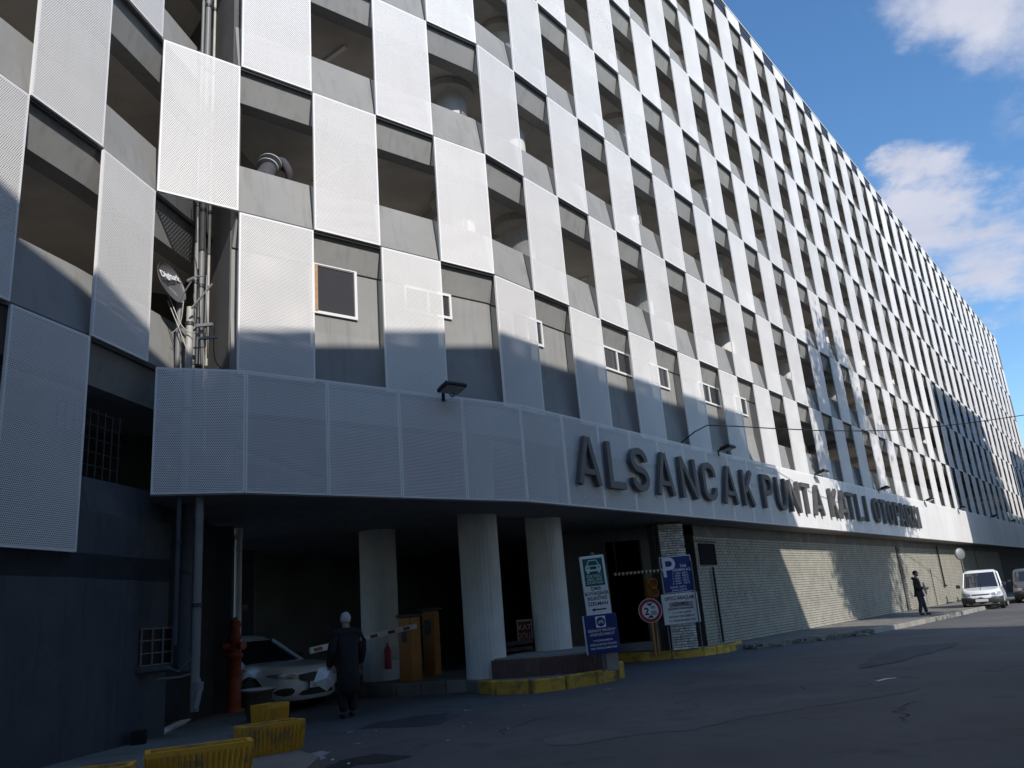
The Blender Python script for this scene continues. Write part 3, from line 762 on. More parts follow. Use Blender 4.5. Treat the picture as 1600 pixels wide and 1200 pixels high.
def vpipe(x, y, D, z0, z1, r, m, label):
    p = atD(x, y, D); return pipe([(p.x, p.y, z0), (p.x, p.y, z1)], r, m, label)
vpipe(318, 300, 13.4, 4.5, 25, .055, M_pipe, 'thick grey drain pipe running up the recess above the dish')
vpipe(306, 420, 13.2, 4.5, 14, .03, M_pipe, 'thin pipe left of the thick drain pipe in the recess')
vpipe(326, 420, 13.5, 4.5, 19, .025, M_lpipe, 'thin pale pipe right of the thick drain pipe')
vpipe(296, 520, 12.9, 3.6, 6.9, .06, M_lpipe, 'short pale pipe below the satellite dish')
vpipe(355, 420, 14.0, 4.5, 24, .06, M_lpipe, 'pale pipe at the right side of the recess')
vpipe(309, 900, 12.6, .45, 3.6, .065, M_pipe, 'grey drain pipe with black collar beside the dark wall at street level')
vpipe(277, 880, 12.4, 1.4, 3.6, .035, M_gwall, 'thin dark pipe ending in a bracket at street level')
vpipe(291, 880, 13.2, 1.0, 3.6, .10, M_gwall, 'wide dark pipe behind the grey drain pipe at street level')
pw = [at(250, 1146, .15), at(285, 1128, .16), at(322, 1110, .2)]
pipe(pw, .055, M_white, 'white plastic pipe lying on the pavement by the dark wall', 'plastic_pipe')
pw = atD(309, 1050, 12.6); b = MB(); b.tube([pw, pw+Vector((-.25,.02,-.05)), pw+Vector((-.62,.05,-.06))], .02, 6); b.tube([pw+Vector((0,0,-.1)), pw+Vector((.05,-.05,-.25)), pw+Vector((.02,-.1,-.5))], .045, 7); b.tube([pw+Vector((-.1,0,.2)), pw+Vector((-.28,0,.03)), pw+Vector((-.5,.1,.1))], .014, 5); b.lathe([(.08,-.06),(.08,.06)], pw + Vector((.02,-.02,-.2)), 10)
tag(b.build('pipe_fittings', M_pipe), 'tangle of pipe fittings at the foot of the drain pipe', 'pipe fittings')
b = MB(); q0 = at(262, 1118, .12); b.cbox(q0 + Vector((0,.4,.3)), (.42,.3,.5), bev=.02, rz=.2); tag(b.build('meter_box', M_black, fix=True), 'low black box standing against the dark wall', 'box')
b = MB(); q0 = at(216, 1163, .12); b.cbox(q0 + Vector((0,0,.09)), (.2,.16,.18), bev=.01, rz=.3); tag(b.build('small_crate', M_black, fix=True), 'small dark crate on the pavement left of the white pipe', 'crate')

for k, (x0, y0, x1, y1, sag) in enumerate(((262, 470, 296, 560, .12), (300, 400, 316, 470, .1), (250, 455, 330, 520, .25), (335, 500, 352, 578, .18), (312, 250, 308, 420, .03), (322, 330, 322, 560, .04), (288, 470, 268, 520, .1))):
    a = atD(x0, y0, 12.75); c = atD(x1, y1, 12.8); b = MB(); b.tube([a.lerp(c, q/8) + Vector((sag*math.sin(q*.39+k)*.5, 0, -sag*math.sin(math.pi*q/8))) for q in range(9)], .009, 5)
    tag(b.build('loose_cable', M_black if k % 2 else M_lpipe), ('loose cable hanging left of the short pale pipe', 'cable beside the dish receiver', 'long sagging cable across the recess below the dish', 'looped cable at the lower right of the recess', 'cable clipped along the top of the drain pipe', 'pale cable down the middle of the recess', 'short dark cable under the dish')[k], 'cable', 'loose cables in the recess')
b = MB(); q0 = atD(318, 455, 12.7); b.tube([q0+Vector((-.14,0,.28)), q0+Vector((.05,0,.28)), q0+Vector((.05,0,-1.0)), q0+Vector((-.14,0,-1.0))], .016, 6); b.tube([q0+Vector((-.2,0,-.3)), q0+Vector((.15,0,.12))], .02, 6); b.cbox(q0+Vector((.04,-.02,-.62)), (.28,.05,.05)); b.cbox(q0+Vector((.1,-.02,-.85)), (.3,.05,.04))
tag(b.build('antenna_bracket', M_pipe), 'steel bracket frame on the drain pipe right of the dish', 'bracket')
# grille window in the dark wall
ga = math.degrees(math.atan2((LV0-LV1).y, (LV0-LV1).x)); wn = Vector((math.sin(R_(ga)), -math.cos(R_(ga))))
pg = at(243, 1010, plane=(LV1 - wn*.12, wn)); KG = FR(pg, ga, pg.z)
b = MB(KG); b.box(-.42, .42, -.004, .10, -.27, .27); wg = b.build('basement_window', M_black, bld)
b = MB(KG); 
for x in (-.4, -.13, .14, .4): b.box(x-.009, x+.009, -.04, -.02, -.27, .27)
for z in (-.26, -.09, .09, .26): b.box(-.42, .42, -.019, -.008, z-.009, z+.009)
gg = b.build('window_grille', M_pipe, bld)
b = MB(KG); b.bbox(-.47, .47, -.07, -.006, -.36, -.28, .008); b.build('window_sill', M_gwall, bld, fix=True)
# grille of the mezzanine opening on the wing
KG = FR(LV1, ga, 0); b = MB(KG @ Matrix.Translation((0,.45,0)))
for k in range(9): b.box(.0+k*.17, .012+k*.17, 0, .012, 3.75, 4.85)
for k in range(6): b.box(0, 1.45, .013, .022, 3.8+k*.2, 3.81+k*.2)
tag(b.build('security_grille', mat('dim_grille', (.07,.07,.075), .6), bld), kind='stuff')

# dark wall closing the recess at street level, dark pillar, white post and hydrant
wn2 = Vector((wn.x, wn.y)); e0 = LV0 + (LV0-LV1)*.70 - wn2*.3; e1 = atD(337, 1000, 16.1)
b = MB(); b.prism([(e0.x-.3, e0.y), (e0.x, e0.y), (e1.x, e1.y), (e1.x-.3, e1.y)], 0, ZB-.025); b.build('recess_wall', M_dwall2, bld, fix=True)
qp = atD(353, 1000, 16.05); b = MB(FR((qp.x-.27, qp.y), 12)); b.box(0, .34, 0, .22, 0, ZB-.03); b.build('corner_pillar', M_gwall, bld)
hp = at(366, 1112, .12)
b = MB(); pp = atD(372, 900, hp.y+.5); pp.z = 0; b.tube([(pp.x,pp.y,.1),(pp.x+.0,pp.y,ZB-.25)], .075, 12); b.tube([(pp.x,pp.y,ZB-.25),(pp.x,pp.y,ZB-.03)], .085, 12)
tag(b.build('white_post', M_white), 'slim white painted post behind the red hydrant', 'post')
b = MB(); b.lathe([(.05,-.05),(.09,0),(.05,.06)], (pp.x-.16, pp.y-.05, ZB-.22), 10); b.tube([(pp.x,pp.y,ZB-.2),(pp.x-.16,pp.y-.05,ZB-.2)], .015, 6)
tag(b.build('security_camera', M_pipe), 'small pale camera fixed at the top of the white post', 'camera')
M_red = mat('red_hydrant_paint', (.42, .085, .045), .55, noise=.15, nscale=5, stain=((.15,.04,.03), 4.0, .5))
hy = thing('fire_hydrant', hp, 'tall red standpipe hydrant in front of the white post', 'fire hydrant')
b = MB(); b.lathe([(.19,0),(.19,.05),(.125,.06),(.12,.95),(.15,.97),(.15,1.03),(.10,1.05),(.095,1.28),(.12,1.30),(.12,1.37),(.09,1.40),(.085,1.5)], hp, 16); b.build('barrel', M_red, hy)
b = MB(); b.lathe([(.115,1.50),(.115,1.56),(.09,1.62),(.04,1.65),(.04,1.69),(.02,1.70)], hp, 14); b.build('cap', M_red, hy)
for s in (-1, 1):
    b = MB(); a = hp + Vector((0,0,1.18)); dd = Vector((s*.85,-.5,-.05)).normalized(); b.tube([a+dd*.09, a+dd*.2], .065, 10); b.tube([a+dd*.2, a+dd*.235], .08, 8); b.build('nozzle', M_red, hy)

# ------------------------------------------------------------------ yellow flower troughs
M_trough = mat('yellow_trough_paint', (.72, .37, .03), .7, noise=.12, nscale=4, bump=.3, bscale=50, stain=((.16,.13,.09), 4.0, .85, .50))
def trough(c, ln, wd, h, ang, label):
    o = thing('flower_trough', c, label, 'planter', 'yellow ribbed flower troughs on the pavement', R_(ang)); K = WM[o]
    b = MB(K); tp = .04
    def ring(z, e): return [(-ln/2-e, -wd/2-e, z), (ln/2+e, -wd/2-e, z), (ln/2+e, wd/2+e, z), (-ln/2-e, wd/2+e, z)]
    v = ring(0, -tp) + ring(h, 0) + ring(h, -.05) + ring(h-.06, -.055)
    b.add(v, [(0,1,5,4),(1,2,6,5),(2,3,7,6),(3,0,4,7),(4,5,9,8),(5,6,10,9),(6,7,11,10),(7,4,8,11),(8,9,13,12),(9,10,14,13),(10,11,15,14),(11,8,12,15),(3,2,1,0)])
    n = int(ln/.05)
    for k in range(n):
        x = -ln/2 + (k+.5)*ln/n
        for s in (-1, 1):
            b.add([(x*.93-.011, s*(wd/2-tp), .02),(x*.93+.011, s*(wd/2-tp), .02),(x+.011, s*(wd/2-.002), h-.05),(x-.011, s*(wd/2-.002), h-.05),
                   (x*.93-.006, s*(wd/2-tp+.015), .02),(x*.93+.006, s*(wd/2-tp+.015), .02),(x+.006, s*(wd/2+.012), h-.05),(x-.006, s*(wd/2+.012), h-.05)],
                  [(4,5,6,7),(0,4,7,3),(5,1,2,6),(3,7,6,2)])
    m = int(wd/.05)
    for k in range(m):
        y = -wd/2 + (k+.5)*wd/m
        for s in (-1, 1):
            b.add([(s*(ln/2-tp), y-.011, .02),(s*(ln/2-tp), y+.011, .02),(s*(ln/2-.002), y+.011, h-.05),(s*(ln/2-.002), y-.011, h-.05),
                   (s*(ln/2-tp+.015), y-.006, .02),(s*(ln/2-tp+.015), y+.006, .02),(s*(ln/2+.012), y+.006, h-.05),(s*(ln/2+.012), y-.006, h-.05)],
                  [(4,5,6,7),(0,4,7,3),(5,1,2,6),(3,7,6,2)])
    b.build('trough_body', M_trough, o, fix=True)
    b = MB(K); nn = 10; v = []; f = []
    for i in range(nn+1):
        for j in range(5): v.append((-ln/2+.055+(ln-.11)*i/nn, -wd/2+.055+(wd-.11)*j/4, h-.075+random.uniform(0, .035)))
    for i in range(nn):
        for j in range(4): a = i*5+j; f.append((a, a+5, a+6, a+1))
    b.add(v, f); b.build('soil', M_soil, o)
    return o
g_ = lambda x, y, z: at(x, y, z)
trough(g_(414, 1181, .12) + Vector((0,.18,0)), .74, .34, .33, 42, 'short yellow ribbed trough, middle one, at the corner of the pavement')
trough(g_(303, 1226, .12) + Vector((0,.12,0)), .98, .36, .33, 24, 'long yellow ribbed trough, nearest complete one at the lower left')
trough(g_(130, 1262, .12) + Vector((0,.1,0)), .7, .34, .30, 18, 'yellow trough showing only its rim at the bottom edge')
trough(g_(412, 1146, .12) + Vector((-.02,.35,0)), .42, .36, .36, 60, 'small yellow box planter behind the middle trough')
p = g_(398, 1135, .12) + Vector((-.2,.75,0)); b = MB(); b.lathe([(.16,0),(.24,.44),(.27,.45),(.27,.48),(.23,.48),(.21,.40)], p, 20)
o = thing('round_tub', p, 'round tub with a pale rim standing behind the yellow box planter', 'planter'); b.build('tub_body', mat('dark_brown_tub', (.09,.07,.05), .8, noise=.2), o)
b = MB(); b.lathe([(.235,.478),(.275,.478),(.275,.50),(.235,.50)], p, 20); b.build('rim', M_lpipe, o)
p = at(384, 1100, .0) ; b = MB(); b.tube([p, p+Vector((0,0,.38))], .055, 10); tag(b.build('white_stub', M_white), 'short white stub post in front of the car wheel', 'post')

# concrete step under the trough at the corner of the pavement
b = MB(); q0 = at(440, 1190, 0)
for k in range(9):
    b.cbox((q0.x-.12-random.random()*.5, q0.y+random.uniform(-.35,.5), .05), (random.uniform(.1,.3), random.uniform(.1,.25), .1), rz=random.uniform(0,3), rx=random.uniform(-.2,.2), bev=.01)
tag(b.build('broken_kerb', M_pave, fix=True), 'broken concrete kerb pieces under the middle trough', 'kerb', kind='stuff')
# trodden wet patch with foam and litter
M_wet2 = mat('damp_asphalt', (.055,.055,.058), .6, noise=.3, nscale=2); M_wet = mat('wet_asphalt', (.03,.03,.033), .45, noise=.3, nscale=3); M_foam = mat('dried_foam', (.30,.30,.33), .7, noise=.3, nscale=8)
def blob(name, c, rx, ry, z, m, seed, n=28, ang=0):
    rnd = random.Random(seed); pts = []; ph = [rnd.uniform(0,6.28) for _ in range(4)]
    for k in range(n):
        a = 6.283*k/n; r = 1 + .22*math.sin(2*a+ph[0]) + .16*math.sin(3*a+ph[1]) + .12*math.sin(5*a+ph[2]) + .08*math.sin(9*a+ph[3])
        x, y = rx*r*math.cos(a), ry*r*math.sin(a); ca, sa = math.cos(ang), math.sin(ang); pts.append((c[0]+x*ca-y*sa, c[1]+x*sa+y*ca, z))
    b = MB(); b.add(pts, [tuple(range(n))]); return b.build(name, m)
tag(blob('puddle', at(575, 1188, 0), .34, .42, .004, M_wet, 3, ang=.3), kind='structure')
tag(blob('wet_patch', at(640, 1128, 0), .8, .55, .004, M_wet2, 6, ang=.35), kind='structure')
tag(blob('foam_patch', at(492, 1182, 0), .17, .33, .004, M_foam, 5, 40), kind='structure')
# repair patches and cracks of the road
M_patch = mat('asphalt_patch', (.08,.08,.083), .9, noise=.2, nscale=2, bump=.4, bscale=90); M_lpatch = mat('worn_asphalt', (.115,.11,.108), .9, noise=.2, nscale=1.5, bump=.4, bscale=90)
tag(blob('road_patch', at(1150, 1110, 0), 2.6, .9, .004, M_lpatch, 11, ang=.6), kind='structure')
tag(blob('road_patch', at(1420, 1020, 0), 2.2, .7, .008, M_patch, 13, ang=.9), kind='structure')
crnd = random.Random(21); M_crack = mat('crack_filler', (.03,.03,.032), .9)
for cx0, cy0, an, ln in ((780,1150,.5,3.2),(1050,1120,.9,4.5),(1250,1080,.7,5.0),(900,1100,.2,2.2),(1400,1130,1.1,3.5),(640,1170,-.2,1.4),(1180,1050,1.0,6.0)):
    p = at(cx0, cy0, 0); L_, R2 = [], []; an0 = an; ln *= .6
    for k in range(26):
        an += crnd.gauss(0,.5)-.12*(an-an0); p = p + Vector((math.cos(an), math.sin(an), 0))*ln/26; wd_ = crnd.uniform(.004,.014); nn = Vector((-math.sin(an), math.cos(an), 0))
        L_.append((p.x+nn.x*wd_, p.y+nn.y*wd_, .0065)); R2.append((p.x-nn.x*wd_, p.y-nn.y*wd_, .0065))
    b = MB(); b.add(L_+R2, [(k, k+1, 27+k, 26+k) for k in range(25)]); tag(b.build('road_crack', M_crack), kind='structure')
M_paper = mat('litter_paper', (.6, .6, .58), .7)
def scrap(x, y, s, label='small white scrap of litter lying on the dark asphalt', group='scraps of litter on the road', el=1.6):
    p = at(x, y, 0.005); b = MB(Matrix.Translation(p) @ Matrix.Rotation(random.uniform(0,3), 4, 'Z')); h = s*.25
    b.add([(-s*el,-s*.5,0),(0,-s*.6,h*.6),(s*el,-s*.4,.002),(s*el,s*.5,h*.3),(.0,s*.6,h),(-s*el,s*.4,.003)], [(0,1,4,5),(1,2,3,4)])
    tag(b.build('litter', M_paper), label, 'litter', group)
for x, y, s in ((728,1110,.03),(762,1109,.035),(733,1110,.03),(834,1081,.03),(950,1077,.045),(733,1129,.03),(548,1144,.03),(557,1162,.04),(588,1142,.02),(725,1135,.018),(700,1157,.02),(545,1193,.025),(520,1187,.03),(795,1138,.02),(440,1128,.03),(300,1152,.025),(232,1125,.02),(208,1160,.02),(820,1102,.02),(1150,1022,.03),(1355,986,.05)): scrap(x, y, s)
p = at(1385, 1062, .006); b = MB(Matrix.Translation(p) @ Matrix.Rotation(.5, 4, 'Z')); b.add([(-.22,-.035,0),(.0,-.04,.012),(.24,-.02,.002),(.24,.03,.006),(.0,.035,.02),(-.22,.03,.004)], [(0,1,4,5),(1,2,3,4)])
tag(b.build('paper_strip', M_paper), 'long white paper strip lying alone in the middle of the road', 'litter')
# ------------------------------------------------------------------ signs round the entrance
M_blue = mat('blue_sign', (.012, .03, .16), .45); M_green = mat('green_sign', (.0, .11, .085), .45); M_signw = mat('white_sign', (.74, .75, .75), .5, noise=.05)
M_signw2 = mat('off_white_sign', (.68, .64, .60), .5, noise=.1); M_sred = mat('sign_red', (.33, .02, .03), .45); M_post = mat('dull_steel_post', (.14,.14,.15), .5, .5); M_orange = mat('orange_paint', (.40, .15, .02), .55, noise=.12, nscale=5)
M_lgreen = mat('pale_green_print', (.55, .68, .62), .5)
def board(K, w_, h, th, m, parent, name='panel', y=0.0):
    b = MB(K); b.bbox(-w_/2, w_/2, y, y+th, -h/2, h/2, min(.008, th*.3)); return b.build(name, m, parent, fix=True)
def plate(K, x0, x1, z0, z1, y, m, parent, name):
    b = MB(K); b.box(x0, x1, y, y+.003, z0, z1); return b.build(name, m, parent)
def rows(K, parent, lines, m):
    for s, x, z, size, sx in lines: text('lettering', s, size, m, K @ Matrix.Translation((x, -.004, z)), parent, ext=.0015, sx=sx, bold=size*.012)
# green and white sign, blue bicycle sign on one pole
pb = at(944, 1047, .26); pb = Vector((pb.x, pb.y, .24))
pole = thing('sign_pole', pb, 'grey steel pole on the island tip carrying the green and blue signs', 'pole')
b = MB(Matrix.Translation(pb)); b.tube([(0,0,0),(0,0,2.3)], .035, 10); b.build('post', M_post, pole)
b = MB(Matrix.Translation(pb)); b.bbox(.06,.30,-.02,.2,0,.46,.01); b.build('foot_box', M_kerb, pole, fix=True)
def facing(x, y, D, w_px, deg): p = atD(x, y, D); return Matrix.Translation(p) @ Matrix.Rotation(R_(deg), 4, 'Z')
DG = pb.y - .06
K = facing(930.5, 915, DG, 0, 4); s = thing('direction_sign', K.translation, 'white sign with green electric car charging panel and black arrow pointing left', 'sign')
WM[s] = Matrix.Translation(K.translation)
K = K @ Matrix.Rotation(R_(-2.2), 4, 'Y')
sg_w, sg_h = .50, 1.19
board(K, sg_w, sg_h, .10, M_signw, s)
plate(K, -.21, .21, -.01, .55, -.004, M_lgreen, s, 'green_panel_edge'); plate(K, -.20, .20, 0, .54, -.008, M_green, s, 'green_panel')
e = MB(K @ Matrix.Translation((0,-.012,.38)) @ Matrix.Diagonal((1.15,1,1.15,1)))
e.ribbon([(-.11,.02),(-.065,.105),(.065,.105),(.11,.02)], .016, -.002, .003)
e.extr([(-.13,.02),(.13,.02),(.14,-.03),(.13,-.085),(-.13,-.085),(-.14,-.03)], -.003, .002)
e.extr([(-.12,-.086),(-.075,-.086),(-.08,-.12),(-.115,-.12)], -.003, .002); e.extr([(.12,-.086),(.075,-.086),(.08,-.12),(.115,-.12)], -.003, .002)
e.build('car_symbol', M_lgreen, s, fix=True)
e = MB(K @ Matrix.Translation((0,-.0175,.38)) @ Matrix.Diagonal((1.15,1,1.15,1))); e.extr([(-.06,.0),(.06,.0),(.06,-.05),(-.06,-.05)], 0, .002)
for sx_ in (-.1, .1): e.extr([(sx_+.016*math.cos(a), -.02+.016*math.sin(a)) for a in [k*.7 for k in range(9)]], 0, .002)
e.build('car_symbol_details', M_green, s, fix=True)
for tx, z, sz in (('ELEKTRİKLİ', .165, .085), ('ARAÇ ŞARJ', .10, .085), ('İSTASYONU', .035, .085)): text('lettering', tx, sz*.85, M_lgreen, K @ Matrix.Translation((0,-.0105,z)), s, ext=.0015, sx=.82, bold=.001)
for tx, z, sz, sx_ in (('İZMİR', -.085, .08, .9), ('BÜYÜKŞEHİR', -.18, .085, .93), ('BELEDİYESİ', -.275, .085, .9), ('İZELMAN', -.38, .09, 1.05)):
    text('lettering', tx, sz, M_btext, K @ Matrix.Translation((0,-.003,z)), s, ext=.0015, sx=sx_, bold=.0018)
b = MB(K @ Matrix.Translation((0,-.004,-.465))); b.extr([(-.15,0),(-.08,.035),(-.08,.014),(.15,.014),(.15,-.014),(-.08,-.014),(-.08,-.035)], 0, .003); b.build('arrow', M_btext, s, fix=True)
K = facing(941, 990, DG-.02, 0, 8); s = thing('bicycle_sign', K.translation, 'blue sign with white bicycle emblem under the green charging sign', 'sign'); WM[s] = Matrix.Translation(K.translation)
K = K @ Matrix.Rotation(R_(-2.0), 4, 'Y')
board(K, .66, .74, .09, M_blue, s); b = MB(K); b.box(-.345, -.332, .0, .09, -.37, .37); b.build('side_strip', M_signw, s)
plate(K, -.10, .10, .12, .335, -.004, M_signw, s, 'emblem_field')
e = MB(K @ Matrix.Translation((0,-.0085,.228))); e.extr([(.09*math.cos(a*.3), .09*math.sin(a*.3)) for a in range(21)], 0, .003); e.build('emblem_disc', M_blue, s, fix=True)
e = MB(K @ Matrix.Translation((0,-.0095,.215)))
for sx_ in (-.04, .04): e.ribbon([(sx_+.022*math.cos(a*.57), .022*math.sin(a*.57)) for a in range(11)], .006, -.002, .001, close=True)
e.ribbon([(-.04,0),(-.02,.035),(.025,.035),(.0,0),(-.02,.035)], .006, -.0025, .001); e.ribbon([(.04,0),(.022,.05),(.035,.055)], .006, -.003, .001); e.build('bicycle_symbol', M_wtext, s)
rows(K, s, [('BİSİKLETİ TERCİH ET', 0, .045, .062, .92), ('ÜCRETSİZ PARK ET', 0, -.03, .062, .92), ('7 OTOPARKIMIZDA', 0, -.14, .05, .9), ('BİSİKLETLER İÇİN ÜCRETSİZ', 0, -.215, .05, .82), ('PARK YERİ BULUNMAKTADIR', 0, -.285, .05, .8)], M_wtext)
# red full sign
K = facing(820, 984, 20.0, 0, 5); s = thing('full_sign', K.translation, 'small red sign with white letters standing on the boards between the columns', 'sign'); WM[s] = Matrix.Translation(K.translation)
board(K, .36, .47, .03, M_signw2, s); plate(K, -.155, .155, -.21, .19, -.004, M_sred, s, 'red_field'); rows(K, s, [('KAT', 0, .0, .17, .95), ('DOLU', 0, -.185, .17, .8)], M_signw2)
for q, (x, y, wx, hh) in enumerate(((812, 1004, .62, .10), (810, 1014, .66, .09), (812, 1024, .55, .09), (806, 1033, .6, .09))):
    p = atD(x, y, 19.6+q*.03); b = MB(Matrix.Translation(p) @ Matrix.Rotation(.1*(q%2)-.03, 4, 'Z') @ Matrix.Rotation(.05*(q-1.5), 4, 'Y')); b.bbox(-wx/2, wx/2, -.15, .15, -hh/2, hh/2, .01)
    tag(b.build('board', mat('weathered_board_%d' % q, (.10+.02*q,.095,.09), .8, noise=.3, nscale=6), fix=True), ('topmost grey board of the stack under the red sign', 'second board from the top of the stack behind the planter', 'third board from the top of the stack behind the planter', 'lowest board of the stack on the planter soil')[q], 'board', 'weathered boards stacked between the columns')
# brick pier
c1 = atD(1051, 1008, 22.7); c2 = atD(1090, 1008, 22.95); PA = 16.0; KP = FR((c1.x, c1.y), PA, 0); PW = (c2-c1).length*1.0
M_core = mat('mortar', (.10,.10,.10), .9); M_pbrick = mat('whitewashed_brick', (.62,.58,.56), .85, noise=.15, nscale=8, bump=.4, bscale=60, objvar=.22, stain=((.12,.11,.10), 5, .6, .56))
pier = None
b = MB(KP); b.box(.02, PW, .02, .75, .2, ZB-.02); pier = b.build('brick_pier', M_core, bld)
bm = {}
def brick_me(L_, kind):
    k = (round(L_, 2), kind)
    if k not in bm:
        b = MB(); b.bbox(0, L_, 0, .03, 0, .052, .006); bm[k] = b.mesh('brick', M_pbrick); fixn(bm[k])
    return bm[k]
ch = .066; nrow = int((ZB-.24)/ch); nb = 0
for r in range(nrow):
    z = .22 + r*ch; x = -.01
    while x < PW-.03:
        L_ = random.choice((.16, .21, .26, .12)); L_ = min(L_, PW-x)
        if L_ < .05: break
        M_ = KP @ Matrix.Translation((x, -.012 - random.random()*.012, z)) @ Matrix.Rotation(random.uniform(-.01,.01), 4, 'Y')
        o = bpy.data.objects.new('brick', brick_me(L_-.012, 0)); COL.objects.link(o); o.parent = pier; o.matrix_basis = WM[bld].inverted() @ M_; nb += 1; x += L_
b = MB(KP)
for r in range(nrow):
    y = .02 - (.1 if r % 2 else 0); z = .22 + r*ch
    while y < .72:
        y1 = min(y+.21, .74); b.box(.0-random.random()*.012, .019, max(y, .03), y1-.012, z, z+.053, skip='r'); y += .22
tag(b.build('side_brick', mat('dark_side_brick', (.13,.125,.12), .9, noise=.3, nscale=8), bld), kind='stuff')  # bricks on the pier's left side coloured darker than the front
# tariff sign and notice on a frame before the pier
fr = thing('display_stand', at(1062, 1010, .22), 'thin steel frame standing before the brick pier and carrying two boards', 'frame')
DT = c1.y - .75
K0 = facing(1058, 897, DT, 0, 10)
b = MB()
for x in (1040, 1086):
    p = atD(x + (-4 if x < 1060 else 0), 925, DT+.03); b = MB(); b.tube([(p.x, p.y, .2), (p.x, p.y, 2.45)], .018, 6); b.build('upright', M_post, fr)
KS = K0 @ Matrix.Rotation(R_(-5.0), 4, 'Y')
KS = K0 @ Matrix.Rotation(R_(-1.5), 4, 'Y')
s = thing('tariff_sign', K0.translation, 'blue parking tariff sign with a big white letter before the brick pier', 'sign'); WM[s] = Matrix.Translation(K0.translation)
TW, TH = .86, .93
board(KS, TW, TH, .03, M_signw, s); plate(KS, -TW/2+.018, TW/2-.018, -TH/2+.018, TH/2-.018, -.004, M_blue, s, 'blue_field')
e = MB(KS @ Matrix.Translation((-.37,-.006,-.05)) @ Matrix.Diagonal((.42,1,.45,1)) )
e.ribbon([(.1,0),(.1,1.09)], .2, -.003, .001); e.ribbon([(.2,.99)] + arcp(.48, .73, .26, .26, 90, -90) + [(.2,.47)], .2, -.0055, .001); e.build('parking_letter', M_signw, s, fix=True)
rows(KS, s, [('İ.B.B.', .20, .17, .085, 1), ('İZELMAN A.Ş.', .14, .075, .09, .92), ('GÜNLÜK  20,00 TL', -.02, -.345, .06, .9), ('24 SAAT AÇIKTIR', 0, -.42, .06, .9)]
     + [('%s SAAT   %s TL' % (a, c), .08, -.0-.064*k, .058, .85) for k, (a, c) in enumerate((('0 - 1', '8,00'), ('1 - 2', '10,00'), ('2 - 4', '11,00'), ('4 - 8', '13,00'), ('8 - 12', '15,00')))], M_wtext)
K1 = facing(1064, 950.5, DT, 0, 10); s = thing('notice_board', K1.translation, 'off white notice board with black capital lines under the blue tariff sign', 'sign'); WM[s] = Matrix.Translation(K1.translation)
KS = K1 @ Matrix.Rotation(R_(-1.0), 4, 'Y'); TW = .98
board(KS, TW, .76, .03, M_signw2, s); plate(KS, -.30, .34, .04, .16, -.003, mat('faded_patch', (.32,.27,.25), .6), s, 'faded_patch')
rows(KS, s, [("LPG'Lİ ARAÇLAR", 0, .225, .125, .85), ('GİREMEZ.', .02, .075, .125, .85), ('MÜŞTERİLERİMİZE TÜRK MÜHENDİSLERİMİZ', 0, -.02, .06, .55), ('1. 2. 3. VE 4. (ÇATI)', 0, -.12, .075, .85), ('KATLARA TÜRK EDEBİYATI', 0, -.215, .07, .8), ('5. 6. 7. KATLAR ABONELERE AİTTİR.', 0, -.315, .065, .68)], M_btext)
# round height sign
K = facing(1016, 954, DT-.35, 0, 2); s = thing('height_limit_sign', (K.translation.x, K.translation.y, .22), 'round red ringed height limit sign on an orange post', 'road sign')
KS = K
def disc(K, r, y, m, nm, r0=0):
    b = MB(K)
    if r0:
        n = 40; v = [(r0*math.cos(6.2832*k/n), y, r0*math.sin(6.2832*k/n)) for k in range(n)] + [(r*math.cos(6.2832*k/n), y, r*math.sin(6.2832*k/n)) for k in range(n)]
        b.add(v, [(k, n+k, n+(k+1)%n, (k+1)%n) for k in range(n)][::1]); 
    else: b.extr([(r*math.cos(6.2832*k/40), r*math.sin(6.2832*k/40)) for k in range(40)], y, y+.006)
    o = b.build(nm, m, s, fix=False)
    if not r0: fixn(o.data)
    return o
disc(KS, .300, .0, M_signw, 'disc'); disc(KS, .285, -.003, M_sred, 'red_ring', .21)
b = MB(KS); 
for sg_ in (1, -1): b.extr([(-.085, sg_*.178), (.085, sg_*.178), (.03, sg_*.13), (0, sg_*.11), (-.03, sg_*.13)], -.004, 0)
b.build('marker', M_btext, s, fix=True)
text('lettering', '2', .25, M_btext, KS @ Matrix.Translation((-.09,-.003,-.10)), s, ext=.0015, bold=.006); text('lettering', '.00', .15, M_btext, KS @ Matrix.Translation((.075,-.003,-.115)), s, ext=.0015, sx=.9, bold=.002)
text('lettering', 'm', .13, M_btext, KS @ Matrix.Translation((.08,-.003,.045)), s, ext=.0015, bold=.003)
p0 = KS.translation; b = MB(); b.tube([(p0.x+.0, p0.y+.03, .2), (p0.x, p0.y+.03, p0.z-.2)], .033, 8); b.build('post', M_orange, s)
# orange signal lamp
K = facing(1019, 919, DT+.1, 0, 12); s = thing('signal_lamp', K.translation, 'orange two lamp signal head beside the blue tariff sign', 'traffic light'); WM[s] = Matrix.Translation(K.translation)
b = MB(K); b.bbox(-.13,.13,0,.2,-.25,.25,.02); b.build('housing', M_orange, s, fix=True)
for zz in (.12, -.12):
    b = MB(K @ Matrix.Translation((0,0,zz)) @ Matrix.Rotation(math.pi/2, 4, 'X')); b.lathe([(.10,-.01),(.115,.02),(.12,.14),(.105,.14),(.10,.02)], (0,0,0), 14); b.build('visor', M_orange, s)
    b = MB(K @ Matrix.Translation((0,-.003,zz))); b.extr([(.095*math.cos(a*.45), .095*math.sin(a*.45)) for a in range(14)], -.004, 0); b.build('lens', M_black, s, fix=True)
b = MB(K); b.tube([(0,.1,-.25),(0,.1,-1.68)], .03, 6); b.build('post', M_orange, s)
